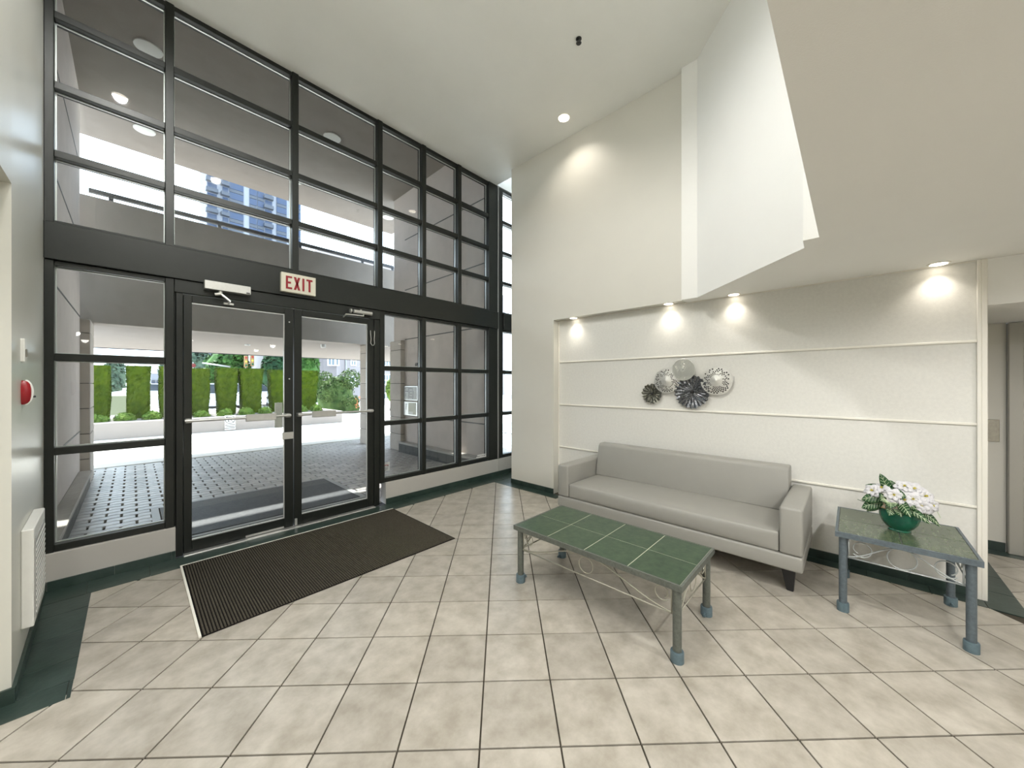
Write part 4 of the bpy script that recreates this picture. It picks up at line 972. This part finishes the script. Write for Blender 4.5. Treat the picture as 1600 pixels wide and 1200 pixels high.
pxtree(484, 24, 552, 17, 'treea', 'bright green tree behind the hedge in the right door', cz=.55, n=3800, ls=.2)
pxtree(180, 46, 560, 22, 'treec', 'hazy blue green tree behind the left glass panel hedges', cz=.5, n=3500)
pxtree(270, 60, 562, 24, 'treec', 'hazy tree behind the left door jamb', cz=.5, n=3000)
pxtree(610, 17.5, 594, 7, 'shrub', 'small lime green tree seen past the block pier', cz=.6, n=1600, ls=.12, trunk=.05)
# ---- cars
def car(label, p, y, flip=1):
    x = x_at(p, y); e = thing('parked_car', (x, y, 0), label, 'car', 'cars in the street')
    s = flip; prof = [(-2.2, .28), (2.2, .28), (2.25, .62), (1.9, .82), (1.05, .93), (-1.6, .95), (-2.15, .85), (-2.25, .5)]
    pr = [(x + s * a, b) for a, b in prof]; pr = pr if s > 0 else pr[::-1]
    MB().prism_y(pr, y - .85, y + .85).build('body', 'carw', e, bevel=.06, seg=2, smooth='auto')
    cb = [(x + s * a, b) for a, b in [(-1.55, .955), (1.0, .935), (.35, 1.38), (-.95, 1.42)]]; cb = cb if s > 0 else cb[::-1]
    MB().prism_y(cb, y - .72, y + .72).build('window_band', 'carg', e, bevel=.03)
    MB().prism_y([(x + s * -.9, 1.40), (x + s * .3, 1.37), (x + s * .25, 1.43), (x + s * -.85, 1.46)][::s], y - .70, y + .70).build('roof', 'carw', e)
    for a in (-1.4, 1.4):
        for b in (-.80, .80):
            wv = MB().lathe([(.30, -.10), (.33, -.08), (.33, .08), (.30, .10)], (x + a, y + b, .33), 20, 'y').build('wheel', 'tyre', e, smooth='auto')
            MB().lathe([(.20, -.115), (.20, .115)], (x + a, y + b, .33), 14, 'y').build('wheel_hub', 'pole', wv)
car('white car parked behind the hedges in the left door', 331, 24)
car('white car parked behind the middle hedges of the left door', 375, 27.2, -1)
car('pale car parked far off behind the left glass panel', 244, 36)
# ---- traffic signal
ty = 35.0; tx = x_at(377, ty)
tf = thing('traffic_signal', (tx, ty, 0), 'traffic signal mast with yellow signal heads behind the hedges', 'traffic signal')
za = z_at(377, 576, ty); xa = x_at(316, ty); xl = x_at(360, ty)
MB().tube([(tx, ty, 0), (tx, ty, za * .8), (tx - .15, ty, za - .25), (tx - .8, ty, za), (xl, ty, za + .12), (xa, ty, za + .35)], [.11, .10, .09, .08, .06, .05], 8).build('mast', 'pole', tf, smooth=True)
for p, q0, q1 in ((384, 556, 574), (394, 555, 572)):
    xx = x_at(p, ty); z0, z1 = z_at(p, q1, ty), z_at(p, q0, ty)
    hdx = B(xx - .11, xx + .11, ty - .15, ty + .1, z0, z1).build('signal_head', 'signal', tf, bevel=.02)
    for k, m_ in enumerate(('red', 'stamen', 'pot')):
        zz = z1 - (k + .5) * (z1 - z0) / 3; MB().lathe([(.075, -.17), (.075, -.15)], (xx, ty, zz), 12, 'y').build('signal_lens', m_, hdx)
    MB().tube([(xx, ty, z0), (xx, ty, -.001)], .04, 6).build('signal_post', 'pole', tf)
ty = 40.0; xx = x_at(302, ty); z0, z1 = z_at(302, 576, ty), z_at(302, 566, ty)
rs = thing('street_sign', (xx, ty, 0), 'red street sign on a post at the left door edge', 'sign')
MB().lathe([(.17, -.03), (.17, .0)], (xx, ty, (z0 + z1) / 2), 8, 'y').build('plate', mat('faded red sign', (0.16, 0.02, 0.02), 0.6), rs); MB().tube([(xx, ty + .04, -.001), (xx, ty + .04, z1)], .04, 6).build('post', 'pole', rs)
# ---- notice on the planter wall
sx0, sx1 = x_at(351, 13.54), x_at(368, 13.54)
ns = thing('parking_notice', ((sx0 + sx1) / 2, 13.54, .1), 'white parking notice with round symbol on the planter wall', 'sign')
B(sx0, sx1, 13.528, 13.5495, 0.03, 0.46).build('plate', 'white', ns, bevel=.004)
cx = (sx0 + sx1) / 2; r = .115
MB().tube([(cx + r * math.cos(2 * PI * k / 28), 13.527, .335 + r * math.sin(2 * PI * k / 28)) for k in range(28)], .010, 5, closed=True).build('ring_mark', 'dark', ns)
MB().box(cx - .05, cx - .028, 13.5255, 13.528, .26, .41).box(cx - .028, cx + .03, 13.5255, 13.528, .39, .41).box(cx + .02, cx + .04, 13.5255, 13.528, .34, .40).box(cx - .028, cx + .03, 13.5255, 13.528, .33, .35).build('letter_p', 'dark', ns)
MB().tube([(cx - .08, 13.526, .415), (cx + .08, 13.526, .255)], .008, 5).build('slash_mark', 'dark', ns)
for z, a, b in ((.165, -.12, .12), (.115, -.10, .13), (.07, -.13, .11)): B(cx + a, cx + b, 13.526, 13.528, z, z + .018).build('print_line', 'dark', ns)
# ---- utility box behind the first hedge
ux = x_at(178.5, 18.5)
tag(B(ux - .38, ux + .38, 18.3, 18.8, 0, 1.0).build('utility_box', mat('utility green', (0.20, 0.21, 0.13), .7), bevel=.02), 'olive utility box standing between the left hedges', 'utility box')
# ---- apartment building on the right
AY = 33.0
ab = thing('apartment_building', (x_at(550, AY), AY, 0), 'pale pinkish apartment building with bay windows behind the bush', 'building')
xa, xb = x_at(500, AY), x_at(640, AY)
B(xa, xb + 14, AY, AY + 12, -0.0005, 13).build('wall', 'apt', ab)
B(xa - 3.2, xa, AY + 1.5, AY + 10, -0.0005, 12).build('side_wing', 'apt', ab)
def awin(p0, p1, q0, q1, yy, m=1, parent=ab, bars=1):
    x0, x1 = x_at(p0, yy), x_at(p1, yy); z1, z0 = z_at((p0 + p1) / 2, q0, yy), z_at((p0 + p1) / 2, q1, yy)
    f = MB(); t_ = .09
    f.box(x0 - t_, x1 + t_, yy - .07, yy - .001, z1, z1 + t_).box(x0 - t_, x1 + t_, yy - .07, yy - .001, z0 - t_, z0).box(x0 - t_, x0, yy - .07, yy - .001, z0, z1).box(x1, x1 + t_, yy - .07, yy - .001, z0, z1)
    for k in range(bars): xm = x0 + (x1 - x0) * (k + 1) / (bars + 1); f.box(xm - .04, xm + .04, yy - .065, yy - .001, z0, z1)
    f.box(x0, x1, yy - .065, yy - .001, z0 + (z1 - z0) * .42 - .03, z0 + (z1 - z0) * .42 + .03)
    w_ = f.build('window', 'white', parent); B(x0, x1, yy - .03, yy - .0015, z0, z1).build('pane', 'aptglass', w_); return w_
bay = MB(); b0, b1 = x_at(505, AY), x_at(533, AY); bay.prism([(b0, AY), (b0 + .8, AY - 1.1), (b1 - .8, AY - 1.1), (b1, AY)], 1.0, 12); bay.build('bay', 'apt', ab)
for q0, q1 in ((545, 570), (590, 606)): awin(513, 522, q0, q1, AY - 1.1); awin(525, 528, q0, q1, AY - 1.1, bars=0)
awin(549, 555, 555, 570, AY); awin(546, 554, 588, 604, AY)
for q0, q1 in ((556, 571), (586, 600), (615, 632)):
    awin(600, 605.5, q0, q1, AY); awin(607.5, 613, q0, q1, AY)
MB().tube([(x_at(540, AY), AY - .06, 0), (x_at(540, AY), AY - .06, 12.9)], .06, 6).build('downpipe', 'pole', ab)
for q in (2.9, 5.7, 8.5): B(xa - 3.4, xa + .05, AY + .2, AY + 1.5, q - .15, q + .9).build('balcony', 'apt', ab)
# ---- distant towers
def tower(label, p0, p1, y, ztop, bays, fh=3.0, z_from=0):
    x0, x1 = x_at(p0, y), x_at(p1, y); e = thing('tower_block', ((x0 + x1) / 2, y, 0), label, 'building')
    B(x0, x1, y, y + 18, -0.0005, ztop).build('core', 'towerw', e)
    n = len(bays); tot = sum(b[0] for b in bays); xx = x0; k0 = int(z_from / fh)
    for wgt, kind in bays:
        wx = (x1 - x0) * wgt / tot
        if kind != 'pier':
            z = k0 * fh + .4
            while z + fh < ztop:
                if kind == 'glass':
                    B(xx + .1, xx + wx - .1, y - .25, y - .0005, z, z + fh * .62).build('window', 'towerg', e)
                    B(xx + .1, xx + wx - .1, y - .30, y - .0005, z + fh * .66, z + fh * .96).build('spandrel', 'towerd', e)
                else:
                    B(xx - .3, xx + wx, y - 1.6, y - .0005, z, z + 1.1).build('balcony', 'towerd', e)
                    B(xx + .2, xx + wx - .2, y - .2, y - .0005, z + 1.15, z + fh * .92).build('window', 'towerg', e)
                z += fh
        xx += wx
    return e
tower('tall blue glass tower seen through the upper panes', 323, 470, 150, 92, [(1.3, 'balc'), (.5, 'pier'), (.9, 'balc'), (1.9, 'glass'), (.7, 'pier'), (1.1, 'glass'), (1.0, 'glass'), (1.2, 'balc'), (.5, 'pier'), (1.6, 'glass'), (.6, 'pier'), (1.6, 'glass')], fh=3.3, z_from=42)
tower('small distant blue tower between the left hedges', 236, 251, 170, 1.4 + 17 / FPX * 120, [(1, 'glass'), (.2, 'pier'), (1, 'glass')], fh=2.4)
tower('dark distant block above the leftmost hedge of the left door', 308, 326, 140, 13.2, [(1, 'balc'), (1, 'glass')], fh=2.6)
